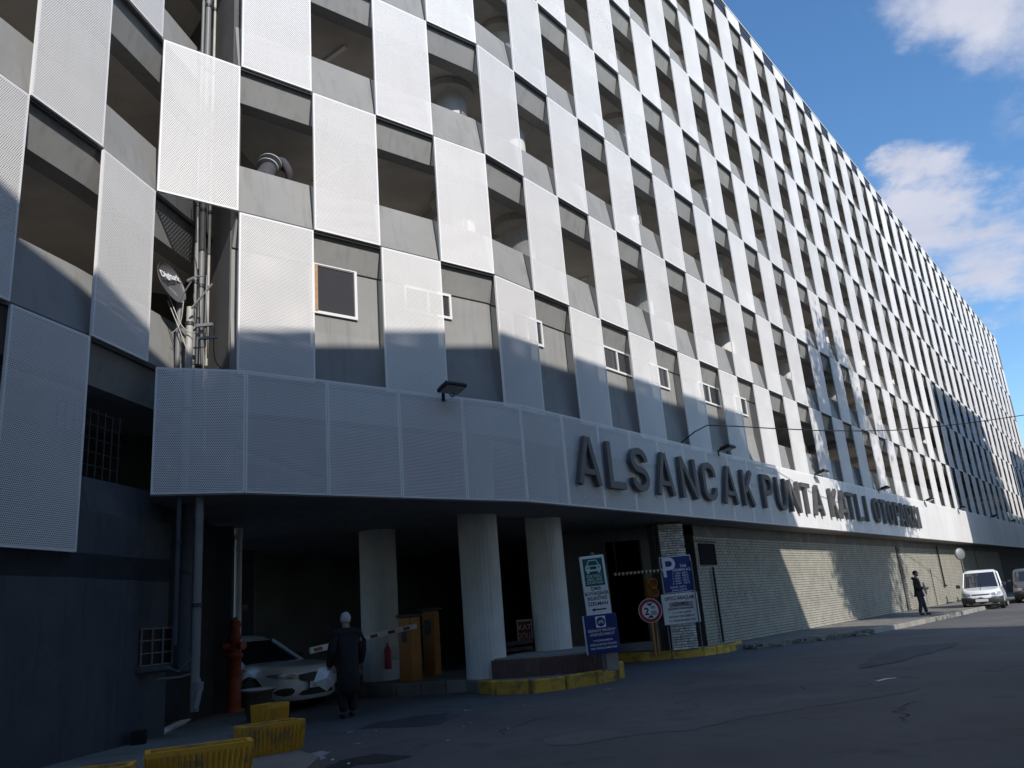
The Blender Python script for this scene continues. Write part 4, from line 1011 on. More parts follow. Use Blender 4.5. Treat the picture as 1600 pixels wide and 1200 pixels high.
# striped bar
a = atD(957, 898, DT-.6); c = atD(1036, 896.5, DT-.6); c.z = a.z
s = thing('height_bar', a, 'black and pale yellow striped bar hung across the exit lane', 'barrier'); n = 26
for m_, par in ((M_black, 0), (mat('pale_yellow', (.55,.48,.28), .5), 1)):
    b = MB()
    for k in range(n):
        if k % 2 == par: b.tube([a.lerp(c, k/n), a.lerp(c, (k+1)/n)], .042, 10)
    tag(b.build('stripes', m_, s), kind='stuff')
b = MB(); b.tube([c + Vector((-.12,0,.0)), c + Vector((-.12,0,ZB-.05-c.z))], .008, 5); b.tube([a + Vector((.12,0,.0)), a + Vector((.12,0,ZB-.05-a.z))], .008, 5); b.build('hanging_wires', M_black, s)['kind'] = 'stuff'
# plaque on the brick wall, long pipes, mirror
PW2 = (P4 - N2*.5, N2)
p = at(1105, 866, plane=PW2); KQ = F2 @ Matrix.Translation(((p.to_2d()-P4).dot(d2), .47, p.z))
s = thing('wall_plaque', p, 'dark plaque on a bracket high on the shaded brick wall', 'sign'); board(KQ, 1.1, .62, .03, mat('dull_plaque', (.02,.017,.02), 1.0, spec=.1), s); b = MB(KQ); b.box(-.7,.6,-.02,.0,.36,.39); b.build('bracket', M_black, s)
def wallpipe(x0, y0, x1, y1, r, label, foot=False, m=None):
    a = at(x0, y0, plane=(P4-N2*.42, N2)); c = at(x1, y1, plane=(P4-N2*.42, N2)); c = Vector((a.x, a.y, c.z))
    o = thing('wall_pipe', c, label, 'pipe', 'pipes on the brick wall'); b = MB(); b.tube([a, c], r, 8); b.build('tube', m or M_black, o)
    if foot: b = MB(); b.tube([c, c+Vector((d2.x*.35, d2.y*.35, -.02))], r*1.3, 7); b.build('elbow', m or M_black, o)
wallpipe(1114, 886, 1131, 1003, .035, 'dark pipe down the shaded brick wall near the pier')
wallpipe(1463, 853, 1472, 915, .045, 'dark pipe ending in an elbow on the sunlit far wall', True)
wallpipe(1453, 888, 1465, 945, .02, 'thin dark line of pipe on the sunlit far wall')
for x, hh, lb in ((1482, .42, 'left low pipe stub at the foot of the far wall'), (1499, .3, 'right low pipe stub at the foot of the far wall')):
    p = at(x, 945, plane=(P4-N2*.40, N2)); p.z = .15; b = MB(); b.tube([p+Vector((0,0,hh)), p+Vector((0,0,.1)), p+Vector((d2.x*1.6, d2.y*1.6, .08))], .045, 7); tag(b.build('low_pipe', M_pipe), lb, 'pipe')
p = at(1517, 945, .15); s = thing('traffic_mirror', p, 'round mirror on a leaning dark pole at the kerb beside the white van', 'mirror'); hd = atD(1495, 866, p.y); hd = Vector((p.x, p.y, at(1495, 866, plane=((p.x, p.y), Vector((0,-1)))).z))
b = MB(); b.tube([p, hd], .028, 7); b.build('pole', M_black, s)
KM = Matrix.Translation(hd + Vector((0,-.05,0))) @ Matrix.Rotation(R_(15), 4, 'Z') @ Matrix.Rotation(R_(92), 4, 'X'); b = MB(KM); b.lathe([(.29,-.05),(.31,-.01),(.30,.02),(.27,.035)], (0,0,0), 24); b.build('rim', M_post, s)
b = MB(KM); b.lathe([(.27,.036),(.2,.06),(.08,.072),(.01,.075)], (0,0,0), 24); b.build('mirror_face', mat('mirror_face', (.22,.22,.22), .45, .5), s)

# ------------------------------------------------------------------ inside the entrance
M_in = mat('inner_concrete', (.17,.165,.165), .85, noise=.2, nscale=1)
q1 = at(885, 1010, .2); 
pw0 = atD(880, 950, 24.3); K = FR(pw0, 8); X0 = 0; XA = (atD(956, 950, 24.5)-pw0).length; XB = (atD(1011, 950, 24.7)-pw0).length; b = MB(K); b.box(X0-.5, XA, 0, .2, .1, 3.64); b.box(XB, XB+1.3, 0, .2, .1, 3.64); b.box(XA, XB, 0, .2, 3.3, 3.64); b.box(XA, XB, 0, .2, .1, .42); b.build('inner_wall', M_in, bld)
b = MB(FR(V0 + N1*(-7.2), A1)); b.box(-.5, 3.2, 0, .15, 0, 1.1); b.box(-.5, 3.2, 0, .15, 2.2, 3.5); 
for x in (-.5, .7, 1.9, 3.1): b.box(x, x+.1, .004, .146, 1.1, 2.2)
b.build('ticket_booth', M_dwall2, bld); b = MB(FR(V0 + N1*(-7.2), A1)); b.box(-.45, 3.15, .06, .07, 1.1, 2.2); b.build('booth_glass', M_pane, bld)
# fire extinguisher and paper on the first column
p = atD(606, 1025, colA.y-.52); s = thing('extinguisher_box', p, 'red extinguisher with a white paper on the first column', 'fire extinguisher'); b = MB(Matrix.Translation(p)); b.lathe([(.08,-.28),(.085,.12),(.05,.2),(.025,.22),(.03,.28)], (0,0,0), 12); b.build('cylinder', M_sred, s)
b = MB(Matrix.Translation(p)); b.bbox(.10,.30,-.0,.03,-.1,.22,.004); b.build('paper', M_signw2, s, fix=True)
# barrier machine and arm
mp = at(641, 1068, .18); mp.z = .2
s = thing('barrier_machine', mp, 'orange barrier cabinet with printed emblem beside the first column', 'barrier machine'); K = Matrix.Translation(mp) @ Matrix.Rotation(R_(-28), 4, 'Z')
b = MB(K); b.bbox(-.17,.17,-.15,.25,0,1.38,.02); b.build('cabinet', M_orange, s, fix=True)
b = MB(K); b.extr([(-.07,.85),(.07,.85),(.07,1.12),(-.07,1.12)], -.156, -.151); b.build('emblem', M_black, s, fix=True)
b = MB(K); b.bbox(-.2,.2,-.18,.28,1.382,1.44,.015); b.build('cabinet_lid', M_gwall, s, fix=True)
mp2 = at(664, 1062, .18) + Vector((.12,.45,0)); mp2.z = .2
s2 = thing('ticket_machine', mp2, 'second orange machine with a dark screen just behind the barrier cabinet', 'ticket machine'); K = Matrix.Translation(mp2) @ Matrix.Rotation(R_(-20), 4, 'Z')
b = MB(K); b.bbox(-.14,.16,-.14,.2,0,1.5,.02); b.build('cabinet', M_orange, s2, fix=True); b = MB(K); b.box(-.08,.1,-.148,-.142,.95,1.3); b.build('screen', M_black, s2)
b = MB(K); b.bbox(-.2,.22,-.2,.26,1.502,1.56,.015); b.build('cabinet_lid', M_gwall, s2, fix=True)
e0 = atD(650, 978, mp.y-.25); e1 = atD(484, 1017, mp.y-3.3)
s = thing('boom_barrier', e0, 'white barrier arm with red and black printed labels across the entrance lane', 'barrier'); d = (e1-e0); ang = math.atan2(d.y, d.x); el = math.atan2(d.z, d.to_2d().length)
K = Matrix.Translation(e0) @ Matrix.Rotation(ang, 4, 'Z') @ Matrix.Rotation(-el, 4, 'Y'); Ln = d.length
b = MB(K); b.bbox(0, Ln, -.025, .025, -.055, .055, .01); b.build('boom', M_white, s, fix=True)
for k, x in enumerate((.4, .95, 1.55, 2.3, Ln-.2)):
    b = MB(K); b.extr([(x-.13,-.03),(x+.10,-.03),(x+.13,.03),(x-.10,.03)], .026, .029); b.build('label_frame', M_black, s, fix=True)
    b = MB(K); b.extr([(x-.09,-.018),(x+.07,-.018),(x+.09,.018),(x-.07,.018)], .0292, .031); b.build('label', M_sred, s, fix=True)

# ------------------------------------------------------------------ roof box, surveillance sign
rp = L2(W2*(66.6-4), -2.0, 27.1); b = MB(FR(rp, A2, 27.1)); b.bbox(-1.1, .9, 0, 1.6, 0, 2.2, .05); b.bbox(-1.3, 1.1, -.2, 1.8, 2.21, 2.4, .03)
tag(b.build('rooftop_box', mat('roof_box_blue', (.05,.08,.14), .6), fix=True), 'small dark blue box standing on the far end of the roof', 'roof box')
# ------------------------------------------------------------------ vehicles: body built of horizontal slices of a plan outline
M_cwhite = mat('white_car_paint', (.78,.78,.77), .22, coat=.6, noise=.03); M_silver = mat('silver_car_paint', (.13,.135,.14), .3, .4)
M_tyre = mat('tyre_rubber', (.018,.018,.018), .85); M_rim = mat('wheel_rim', (.25,.25,.26), .35, .8); M_plast = mat('dark_plastic', (.03,.03,.032), .6)
M_head = mat('headlight_glass', (.40,.40,.42), .08, .3, coat=1); M_amber = mat('indicator_amber', (.5,.2,.05), .2); M_plate = mat('number_plate', (.6,.6,.58), .5); M_cglass = mat('car_glass', (.02,.022,.025), .04, spec=1.0)
M_chrome = mat('chrome', (.6,.6,.6), .15, 1.0)
def vehicle(loc, heading, sp, label, name, cat):
    o = thing(name, loc, label, cat, None, R_(heading)); K = WM[o]
    xf, xr, hw = sp['xf'], sp['xr'], sp['hw']; wx = sp['wheels']; wr = sp['wr']; top = sp['top']
    def outline(n=30):
        xs = sorted(set([xr + (xf-xr)*k/n for k in range(n+1)] + [w_+dx for w_ in wx for dx in (-wr-.06, -wr*.9, -wr*.6, -wr*.25, 0, wr*.25, wr*.6, wr*.9, wr+.06)]))
        def y_at(x):
            a = (x-(xf-sp['fr']))/sp['fr'] if x > xf-sp['fr'] else ((xr+sp['rr'])-x)/sp['rr'] if x < xr+sp['rr'] else 0
            return hw*(1-sp['fk']*max(0, a)**2.6)
        R = [(x, -y_at(x)) for x in xs]; Lf = [(x, y_at(x)) for x in xs[::-1]]
        yf = y_at(xf); yr = y_at(xr); m = 8
        F = [(xf + sp['fb']*(1-(2*k/m-1)**2), -yf + 2*yf*k/m) for k in range(1, m)]; B = [(xr - .06*(1-(2*k/m-1)**2), yr - 2*yr*k/m) for k in range(1, m)]
        return R + F + Lf + B
    O = outline(); n = len(O)
    levels = sp['levels']            # (z, inset at sides, inset at front)
    def pt(x, y, z, ins, inf):
        cxm = (xf+xr)/2; sx_ = 1 - inf/(xf-cxm) if x > cxm else 1 - inf*.6/(cxm-xr)
        X = cxm + (x-cxm)*sx_; Y = y*(1-ins/hw); Z = min(z, top(X) - .03*abs(Y/hw)**3)
        for w_ in wx:
            r = wr+.055; q = r*r-(X-w_)**2
            if q > 0 and abs(y) > hw*.5: Z = max(Z, wr + math.sqrt(q)*1.0)
        return (X, Y, Z)
    v = []; f = []
    for z, ins, inf in levels:
        v += [pt(x, y, z, ins, inf) for x, y in O]
    nl = len(levels)
    for l in range(nl-1):
        for k in range(n): f.append((l*n+k, l*n+(k+1)%n, (l+1)*n+(k+1)%n, (l+1)*n+k))
    # top surface, shrinking to the centre line
    base = (nl-1)*n; cur = base
    for sc in (.9, .6, .3, .02):
        st = len(v)
        for k in range(n):
            X, Y, Z = v[base+k]; v.append((X if abs(Y) > 1e9 else X - (X-(xf+xr)/2)*(0 if abs(O[k][0]) < xf-.02 and O[k][0] > xr+.02 else (1-sc)*.0), Y*sc, min(levels[-1][0]+.05, top(X) - .03*abs(Y*sc/hw)**3)))
        for k in range(n): f.append((cur+k, cur+(k+1)%n, st+(k+1)%n, st+k))
        cur = st
    b = MB(K); b.add(v, f, 0, True); body = b.build('body', sp['paint'], o); 
    def hull(x, y, z, out=.008):
        """point on the front hull at lateral y and height z"""
        best = None
        for i in range(len(levels)-1):
            if levels[i][0] <= z <= levels[i+1][0]: 
                t = (z-levels[i][0])/(levels[i+1][0]-levels[i][0]); inf = levels[i][2]*(1-t)+levels[i+1][2]*t; ins = levels[i][1]*(1-t)+levels[i+1][1]*t; best = (inf, ins)
        inf, ins = best or (levels[-1][2], levels[-1][1]); cxm = (xf+xr)/2
        fr = sp['fr']; yy = abs(y)/(1-ins/hw)
        yf = hw*(1-sp['fk'])
        if yy <= yf: X = xf + sp['fb']*(1-(yy/yf)**2)
        else: X = xf - fr + fr*((1-yy/hw)/sp['fk'])**(1/2.6) if yy < hw else xf-fr
        X = cxm + (X-cxm)*(1-inf/(xf-cxm)); return Vector((X+out, y*1.004 + (out if y > 0 else -out), z))
    def patch(nm, ys, zl, zh, m, out=.008, parent=None):
        b = MB(K); nr = 5; nn = len(ys)
        vv = [tuple(hull(0, y, zl[i] + (zh[i]-zl[i])*q/nr, out)) for q in range(nr+1) for i, y in enumerate(ys)]
        b.add(vv, [(q*nn+i, q*nn+i+1, (q+1)*nn+i+1, (q+1)*nn+i) for q in range(nr) for i in range(nn-1)], 0, True); return b.build(nm, m, parent or o)
    for nm, ys, zl, zh, m, out in sp['patches']: patch(nm, ys, zl, zh, m, out)
    # greenhouse
    g = sp['green']  # list of (z, x_front, x_rear, half width)
    v = []; m_ = 10
    def gring(z, x1, x0, h):
        r = []
        for sx_, sy_ in ((1,-1),(1,1),(-1,1),(-1,-1)):
            cxn = (x1-.18) if sx_ > 0 else (x0+.18); cyn = h-.18
            a0 = {(1,-1):-90,(1,1):0,(-1,1):90,(-1,-1):180}[(sx_,sy_)]
            for k in range(4):
                a = R_(a0+30*k); r.append((cxn+.18*math.cos(a), sy_*cyn+.18*math.sin(a), z))
        return r
    rings = [gring(*q) for q in g]; nr = 16
    b = MB(K)
    for i in range(len(rings)-1):
        roofy = i >= len(rings)-3
        b.add(rings[i]+rings[i+1], [(k, (k+1)%nr, nr+(k+1)%nr, nr+k) for k in range(nr)], 0 if not roofy else 1, True)
    b.add(rings[-1], [tuple(range(nr))], 1)
    gh = b.build('cabin', [M_cglass, sp['paint']], o)
    # pillars
    def side(t, z): # position on the glass side between ring 0 and the roof ring
        i = 0; (z0, f0, r0, h0), (z1, f1, r1, h1) = g[0], g[-3]; u = (z-z0)/(z1-z0); return (f0+(f1-f0)*u), (r0+(r1-r0)*u), h0+(h1-h0)*u
    for s_ in (-1, 1):
        for kx in sp['pillars']:
            a = []; 
            for z in (g[0][0]-.02, g[-3][0]):
                xf_, xr_, h_ = side(0, z); x = xr_ + (xf_-xr_)*kx; yy = h_ + .004 if .06 < kx < .95 else h_-.05
                a.append((x, s_*yy, z))
            b = MB(K); b.tube(a, .035, 6); b.build('pillar', sp['paint'], o)
        xf_, xr_, h_ = side(0, g[0][0]+.08)
        b = MB(K); b.bbox(xf_-.32, xf_-.17, s_*(hw+.10)-.09, s_*(hw+.10)+.09, g[0][0]+.0, g[0][0]+.16, .03); b.build('wing_mirror', M_plast, o, fix=True)
    for w_ in wx:
        for s_ in (-1, 1):
            KW = K @ Matrix.Translation((w_, s_*(hw-.115), wr)) @ Matrix.Rotation(math.pi/2*(-s_ if s_ else 1), 4, 'X')
            b = MB(KW); b.lathe([(wr*.62,-.1),(wr*.97,-.1),(wr,-.06),(wr,.06),(wr*.97,.1),(wr*.64,.1)], (0,0,0), 26); w0 = b.build('wheel', M_tyre, o)
            b = MB(KW); b.lathe([(wr*.62,.09),(wr*.58,.06),(.06,.08),(.05,.10),(.01,.10)], (0,0,0), 20)
            for k in range(6):
                a = k*math.pi/3; b.cbox((math.cos(a)*wr*.35, math.sin(a)*wr*.35, .085), (wr*.5, .05, .03), rz=a)
            r0 = b.build('rim', M_rim, None); r0.data.transform(WM[o].inverted()); r0.parent = w0
    b = MB(K); b.box(xr+.2, xf-.25, -hw+.12, hw-.12, .16, .45); b.build('underbody', M_plast, o)
    return o, K, hull
sed = dict(xf=2.12, xr=-2.2, hw=.89, fr=.75, rr=.6, fk=.26, fb=.20, wheels=(1.36,-1.28), wr=.32, paint=M_cwhite,
    top=lambda x: .80 + (.0 if x < .9 else 0) - (.12*((x-.9)/1.3)**2 if x > .9 else 0) + (.12 if x < .9 else .12) + (.05 if x < -1.6 else 0),
    levels=((.20,.10,.10),(.26,.03,.03),(.42,.0,.0),(.56,.0,.01),(.68,.01,.03),(.78,.03,.08),(.86,.07,.16),(.95,.12,.24)),
    green=((.88, 1.02, -1.75, .80), (1.10, .62, -1.45, .76), (1.34, .22, -1.1, .68), (1.42, .05, -.95, .63), (1.46, -.1, -.75, .52)), pillars=(0.0, .42, 1.0),
    patches=[('headlight', [-.42,-.5,-.6,-.7,-.78,-.83], [.60,.595,.60,.62,.645,.67], [.66,.685,.70,.71,.705,.69], M_head, .012), ('headlight', [.42,.5,.6,.7,.78,.83], [.60,.595,.60,.62,.645,.67], [.66,.685,.70,.71,.705,.69], M_head, .012),
        ('indicator', [-.56,-.60,-.64], [.61,.61,.615], [.65,.66,.65], M_amber, .018),
        ('grille', [-.42,-.38,-.25,0,.25,.38,.42], [.60,.55,.53,.525,.53,.55,.60], [.66,.665,.68,.685,.68,.665,.66], M_plast, .012),
        ('grille_trim', [-.40,-.2,0,.2,.4], [.665,.68,.685,.68,.665], [.675,.69,.697,.69,.675], M_chrome, .02),
        ('fog_recess', [-.50,-.55,-.66,-.74,-.78], [.36,.31,.30,.33,.38], [.40,.44,.45,.43,.39], M_plast, .012), ('fog_recess', [.50,.55,.66,.74,.78], [.36,.31,.30,.33,.38], [.40,.44,.45,.43,.39], M_plast, .012),
        ('lower_intake', [-.42,-.36,-.2,0,.2,.36,.42], [.30,.29,.285,.285,.285,.29,.30], [.31,.37,.40,.405,.40,.37,.31], M_plast, .012)])
cp = at(398, 1107, .0); hd_ = -33
hv = Vector((math.cos(R_(hd_)), math.sin(R_(hd_)), 0)); rv = Vector((hv.y, -hv.x, 0))
loc = Vector((-6.15, 18.0, 0))
o, K, hull = vehicle(loc, hd_, sed, 'white saloon car nosing out of the dark car park exit behind the hydrant', 'parked_car', 'car')
KP_ = K @ Matrix.Translation((2.335, 0, .47)) @ Matrix.Rotation(math.pi/2, 4, 'Z')
b = MB(KP_); b.bbox(-.26,.26,-.012,.0,-.06,.06,.005); pl_ = b.build('number_plate', M_plate, o, fix=True); b = MB(KP_); b.bbox(-.28,.28,-.008,.01,-.075,.075,.004); b.build('plate_holder', M_plast, o, fix=True)
text('plate_lettering', '35 AHN 92', .11, M_btext, KP_ @ Matrix.Translation((.02,-.0125,-.04)), o, ext=.001, sx=.82)
vansp = dict(xf=1.98, xr=-2.05, hw=.86, fr=.6, rr=.4, fk=.2, fb=.14, wheels=(1.25,-1.4), wr=.30, paint=M_cwhite,
    top=lambda x: 1.03 - (.20*((x-.75)/1.3)**1.5 if x > .75 else 0),
    levels=((.22,.10,.08),(.28,.02,.0),(.40,.0,-.03),(.55,.0,-.03),(.58,.01,.02),(.70,.01,.04),(.80,.03,.08),(.90,.06,.14),(1.05,.10,.2)),
    green=((1.0, 1.12, -2.0, .79), (1.25, .82, -1.98, .77), (1.52, .5, -1.95, .74), (1.66, .32, -1.93, .70), (1.76, .15, -1.85, .62), (1.79, -.1, -1.7, .50)), pillars=(0.0, .36, .62, 1.0),
    patches=[('bumper', [-.84,-.8,-.7,-.5,0,.5,.7,.8,.84], [.24]*9, [.57]*9, M_plast, .025), ('headlight', [-.42,-.55,-.68,-.78], [.62,.60,.60,.62], [.72,.75,.77,.77], M_head, .012), ('headlight', [.42,.55,.68,.78], [.62,.60,.60,.62], [.72,.75,.77,.77], M_head, .012),
        ('grille', [-.36,-.2,0,.2,.36], [.66,.65,.645,.65,.66], [.70,.70,.70,.70,.70], M_plast, .012)])
vp = at(1541, 952, 0) ; vh = 180 + A2 + 6
vv = Vector((math.cos(R_(vh)), math.sin(R_(vh)), 0)); loc = vp - vv*1.5 - Vector((vv.y, -vv.x, 0))*(.05) - Vector((-vv.y, vv.x, 0))*.1; loc.z = 0
o, K, hull = vehicle(loc, vh, vansp, 'white small van with black bumper driving towards the viewer at the right', 'van', 'van')
KP_ = K @ Matrix.Translation((2.175, 0, .42)) @ Matrix.Rotation(math.pi/2, 4, 'Z'); b = MB(KP_); b.bbox(-.26,.26,-.012,.0,-.06,.06,.005); b.build('number_plate', M_plate, o, fix=True)
KV = K
for y_ in (-.6, .6): b = MB(K); b.tube([(.1,y_,1.82),(-1.6,y_,1.84)], .02, 6); b.build('roof_rail', M_plast, o)
b = MB(K); b.tube([(.92,-.3,1.2),(.70,.1,1.30)], .012, 5); b.build('wiper', M_plast, o)
suvsp = dict(vansp); suvsp.update(paint=M_silver, top=lambda x: 1.08 - (.12*((x-.75)/1.3)**2 if x > .75 else 0), green=((1.04, 1.0, -2.0, .80), (1.3, .7, -1.98, .77), (1.58, .35, -1.9, .72), (1.68, .2, -1.8, .68), (1.72, 0, -1.7, .56)))
loc2 = loc - vv*6.4 + Vector((vv.y, -vv.x, 0))*(-1.95); vehicle(loc2, vh, suvsp, 'grey tall car partly hidden behind the white van at the right edge', 'suv', 'car')

# ------------------------------------------------------------------ people
def skin_obj(name, J, E, m, parent, sub=2, smooth=True):
    me = bpy.data.meshes.new(name); names = list(J); idx = {k: i for i, k in enumerate(names)}
    inv = WM[parent].inverted() if parent in WM else Matrix.Identity(4)
    me.from_pydata([tuple(Vector(J[k][:3])) for k in names], [(idx[a], idx[b_]) for a, b_ in E], [])
    me.materials.append(m); o = bpy.data.objects.new(name, me); COL.objects.link(o)
    o.parent = parent; WM[o] = WM[parent]
    md = o.modifiers.new('skin', 'SKIN'); md.use_smooth_shade = True; md.branch_smoothing = .6
    for i, k in enumerate(names):
        r = J[k][3:]; me.skin_vertices[0].data[i].radius = (r[0], r[1] if len(r) > 1 else r[0]); me.skin_vertices[0].data[i].use_root = (i == 0)
    sb = o.modifiers.new('sub', 'SUBSURF'); sb.levels = sub; sb.render_levels = sub
    return o
M_skin = mat('skin', (.33,.20,.14), .55); M_hair = mat('dark_hair', (.012,.010,.010), .7); M_whair = mat('white_hair', (.50,.50,.50), .75, noise=.15, nscale=30)
M_coat = mat('black_coat', (.008,.008,.010), .8, noise=.3, nscale=20); M_jean = mat('dark_jeans', (.02,.028,.045), .85, noise=.2, nscale=20); M_shoe = mat('black_shoes', (.01,.01,.01), .5)
def person(loc, rz, label, P, mats, props=None):
    """joints in local space, x forward, y to the person's left"""
    o = thing('person', loc, label, 'person', None, R_(rz)); 
    body = {k: P[k] for k in P if k in ('pelvis','chest','neck','nape','head0','head1','head2','shl','ell','wrl','hal','shr','elr','wrr','har','hpl','knl','anl','hpr','knr','anr')}
    E = [('pelvis','chest'),('chest','neck'),('neck','nape'),('nape','head0'),('head0','head1'),('head1','head2'),('chest','shl'),('shl','ell'),('ell','wrl'),('wrl','hal'),('chest','shr'),('shr','elr'),('elr','wrr'),('wrr','har'),
         ('pelvis','hpl'),('hpl','knl'),('knl','anl'),('pelvis','hpr'),('hpr','knr'),('knr','anr')]
    for k_ in ('pelvis','chest','shl','shr','hpl','hpr','ell','elr'): body[k_] = (*body[k_][:3], *[r*.5 for r in body[k_][3:]])
    skin_obj('body', body, E, M_skin, o)
    ct = {k: (*P[k][:3], *[r*mats['cf']+.018 for r in P[k][3:]]) for k in ('pelvis','chest','neck','shl','ell','wrl','shr','elr','wrr')}
    ct['pelvis'] = (*P['pelvis'][:3], P['pelvis'][3]*1.18+.02, P['pelvis'][3]*1.1+.02)
    Ec = [('pelvis','chest'),('chest','neck'),('chest','shl'),('shl','ell'),('ell','wrl'),('chest','shr'),('shr','elr'),('elr','wrr')]
    if 'hem' in P: ct['hem'] = P['hem']; Ec.append(('pelvis','hem'))
    if 'hem2' in P: ct['hem2'] = P['hem2']; Ec.append(('hem','hem2'))
    skin_obj('coat', ct, Ec, mats['coat'], o)
    sl_, sr_, nk = P['shl'], P['shr'], P['neck']; md_ = [(P['chest'][i]*.45+nk[i]*.55) for i in range(3)]
    skin_obj('coat_shoulders', {'m': (*md_, .125, .115), 'l': (sl_[0], sl_[1]*1.0, sl_[2]-.01, .092), 'r': (sr_[0], sr_[1]*1.0, sr_[2]-.01, .092), 'l2': (*[(sl_[i]*.6+P['ell'][i]*.4) for i in range(3)], .078), 'r2': (*[(sr_[i]*.6+P['elr'][i]*.4) for i in range(3)], .078)}, [('m','l'),('m','r'),('l','l2'),('r','r2')], mats['coat'], o)
    for s_ in 'lr':
        T = {'a': (*[ (P['hp'+s_][i]+P['pelvis'][i])/2 for i in range(3)], .10), 'b': (*P['hp'+s_][:3], P['hp'+s_][3]+.02), 'c': (*P['kn'+s_][:3], P['kn'+s_][3]+.018), 'd': (*P['an'+s_][:3], P['an'+s_][3]+.025)}
        skin_obj('trouser_leg', T, [('a','b'),('b','c'),('c','d')], mats['legs'], o)
        a = Vector(P['an'+s_][:3]); fd = Vector(P.get('foot'+s_, (.16,0,-.06))); 
        skin_obj('shoe', {'a': (a.x-.04, a.y, a.z-.035, .042), 'b': (a.x+fd.x*.5, a.y+fd.y*.5, a.z-.05, .042), 'c': (a.x+fd.x, a.y+fd.y, a.z+fd.z, .032)}, [('a','b'),('b','c')], M_shoe, o)
    h0, h1, h2 = (Vector(P[k][:3]) for k in ('head0','head1','head2'))
    KH = WM[o]
    return o, h0, h1, h2
def head_bits(o, c, fwd, hairm, beard=False, cover=1.0):
    """hair cap, ears, nose and eyes round a head centre; fwd is the facing direction"""
    fwd = Vector(fwd).normalized(); lf = Vector((0,0,1)).cross(fwd).normalized(); up = fwd.cross(lf).normalized()
    KH = WM[o] @ Matrix(((fwd.x, lf.x, up.x, c.x),(fwd.y, lf.y, up.y, c.y),(fwd.z, lf.z, up.z, c.z),(0,0,0,1)))
    b = MB(KH); v = []; f = []; na, nb_ = 16, 9
    for i in range(nb_):
        th = math.pi*.70*i/(nb_-1)
        for k in range(na):
            a = 2*math.pi*k/na; t2 = th*(1 - .38*max(0, math.cos(a))*cover)
            rr_ = 1 + (random.random()-.5)*.09; v.append((.108*rr_*math.sin(t2)*math.cos(a)-.012, .088*rr_*math.sin(t2)*math.sin(a), .112*rr_*math.cos(t2)+.004))
    for i in range(nb_-1):
        for k in range(na): f.append((i*na+k, i*na+(k+1)%na, (i+1)*na+(k+1)%na, (i+1)*na+k))
    b.add(v, f, 0, True); b.build('hair', hairm, o)
    b = MB(KH); b.tube([(.088,0,.01),(.112,0,-.025),(.092,0,-.035)], [.012,.017,.01], 6); b.build('nose', M_skin, o)
    for s_ in (-1, 1):
        b = MB(KH); b.lathe([(.004,-.03),(.018,-.01),(.02,.012),(.008,.03)], (-.0, s_*.08, -.01), 8, sx=1, sy=.5); b.build('ear', M_skin, o)
        b = MB(KH); b.lathe([(.003,-.008),(.010,0),(.003,.008)], (.084, s_*.032, .012), 8); b.build('eye', M_hair, o)
    b = MB(KH); b.tube([(.085,-.022,-.062),(.093,0,-.06),(.085,.022,-.062)], .006, 5); b.build('mouth', M_sred, o)
    if beard:
        b = MB(KH); b.lathe([(.02,-.125),(.055,-.11),(.070,-.085),(.075,-.055)], (.012,0,0), 14, sx=1.12); b.build('beard', hairm, o)
def hand(o, w_, dirv, side, curl=.5):
    """palm with five fingers"""
    d = Vector(dirv).normalized(); a = d.orthogonal().normalized(); n = d.cross(a)
    b = MB(WM[o]); w_ = Vector(w_); b.tube([w_, w_+d*.04, w_+d*.085], [.022,.036,.034], 8)
    for k in range(4):
        st = w_ + d*.08 + a*(.027-.018*k); ln = (.062,.075,.070,.055)[k]; m1 = st + d*ln*.55; m2 = m1 + (d*(1-curl)+n*curl).normalized()*ln*.45
        b.tube([st, m1, m2], [.010,.0095,.007], 6)
    st = w_+d*.03+a*.03; b.tube([st, st+(d+a).normalized()*.035, st+(d*1.4+a).normalized()*.06], [.013,.011,.008], 6); b.build('hand', M_skin, o)
# the man on the far pavement: standing in profile, looking to the right, hands held forward
fp = at(1443, 961, .15)
P = dict(pelvis=(0,0,.92,.15,.13), chest=(-.02,0,1.28,.17,.14), neck=(-.01,0,1.46,.08), nape=(0,0,1.52,.055), head0=(.01,0,1.58,.075,.07), head1=(.02,0,1.66,.098,.085), head2=(.015,0,1.73,.075,.07),
         shl=(-.02,.19,1.40,.075), ell=(-.06,.25,1.12,.055), wrl=(.20,.19,1.03,.038), hal=(.26,.17,1.03,.03), shr=(-.02,-.19,1.40,.075), elr=(-.05,-.25,1.12,.055), wrr=(.22,-.15,1.02,.038), har=(.28,-.13,1.02,.03),
         hpl=(0,.10,.88,.10), knl=(.07,.12,.50,.07), anl=(.12,.13,.09,.045), hpr=(0,-.10,.88,.10), knr=(.02,-.12,.49,.07), anr=(-.08,-.13,.09,.045), hem=(0,0,.80,.17,.15))
o, h0, h1, h2 = person(fp, -35, 'bearded man in black hooded coat and dark jeans holding papers at the kerb', P, dict(coat=M_coat, legs=M_jean, cf=1.12))
head_bits(o, h1, (1,0,.05), M_hair, True); hand(o, (.26,.17,1.03), (1,-.2,0), 1); hand(o, (.28,-.13,1.02), (1,.2,0), -1)
skin_obj('hood', {'a': (-.10,.08,1.46,.06), 'b': (-.14,0,1.47,.075), 'c': (-.10,-.08,1.46,.06)}, [('b','a'),('b','c')], M_coat, o)
b = MB(WM[o]); b.cbox((.42,0,1.06), (.22,.15,.012), rz=.2, ry=-.35); b.cbox((.34,.03,1.04), (.1,.16,.02), rz=.0, ry=-.2); pp_ = b.build('papers', M_signw2); tag(pp_, 'light papers held out in the hands of the man at the kerb', 'papers')
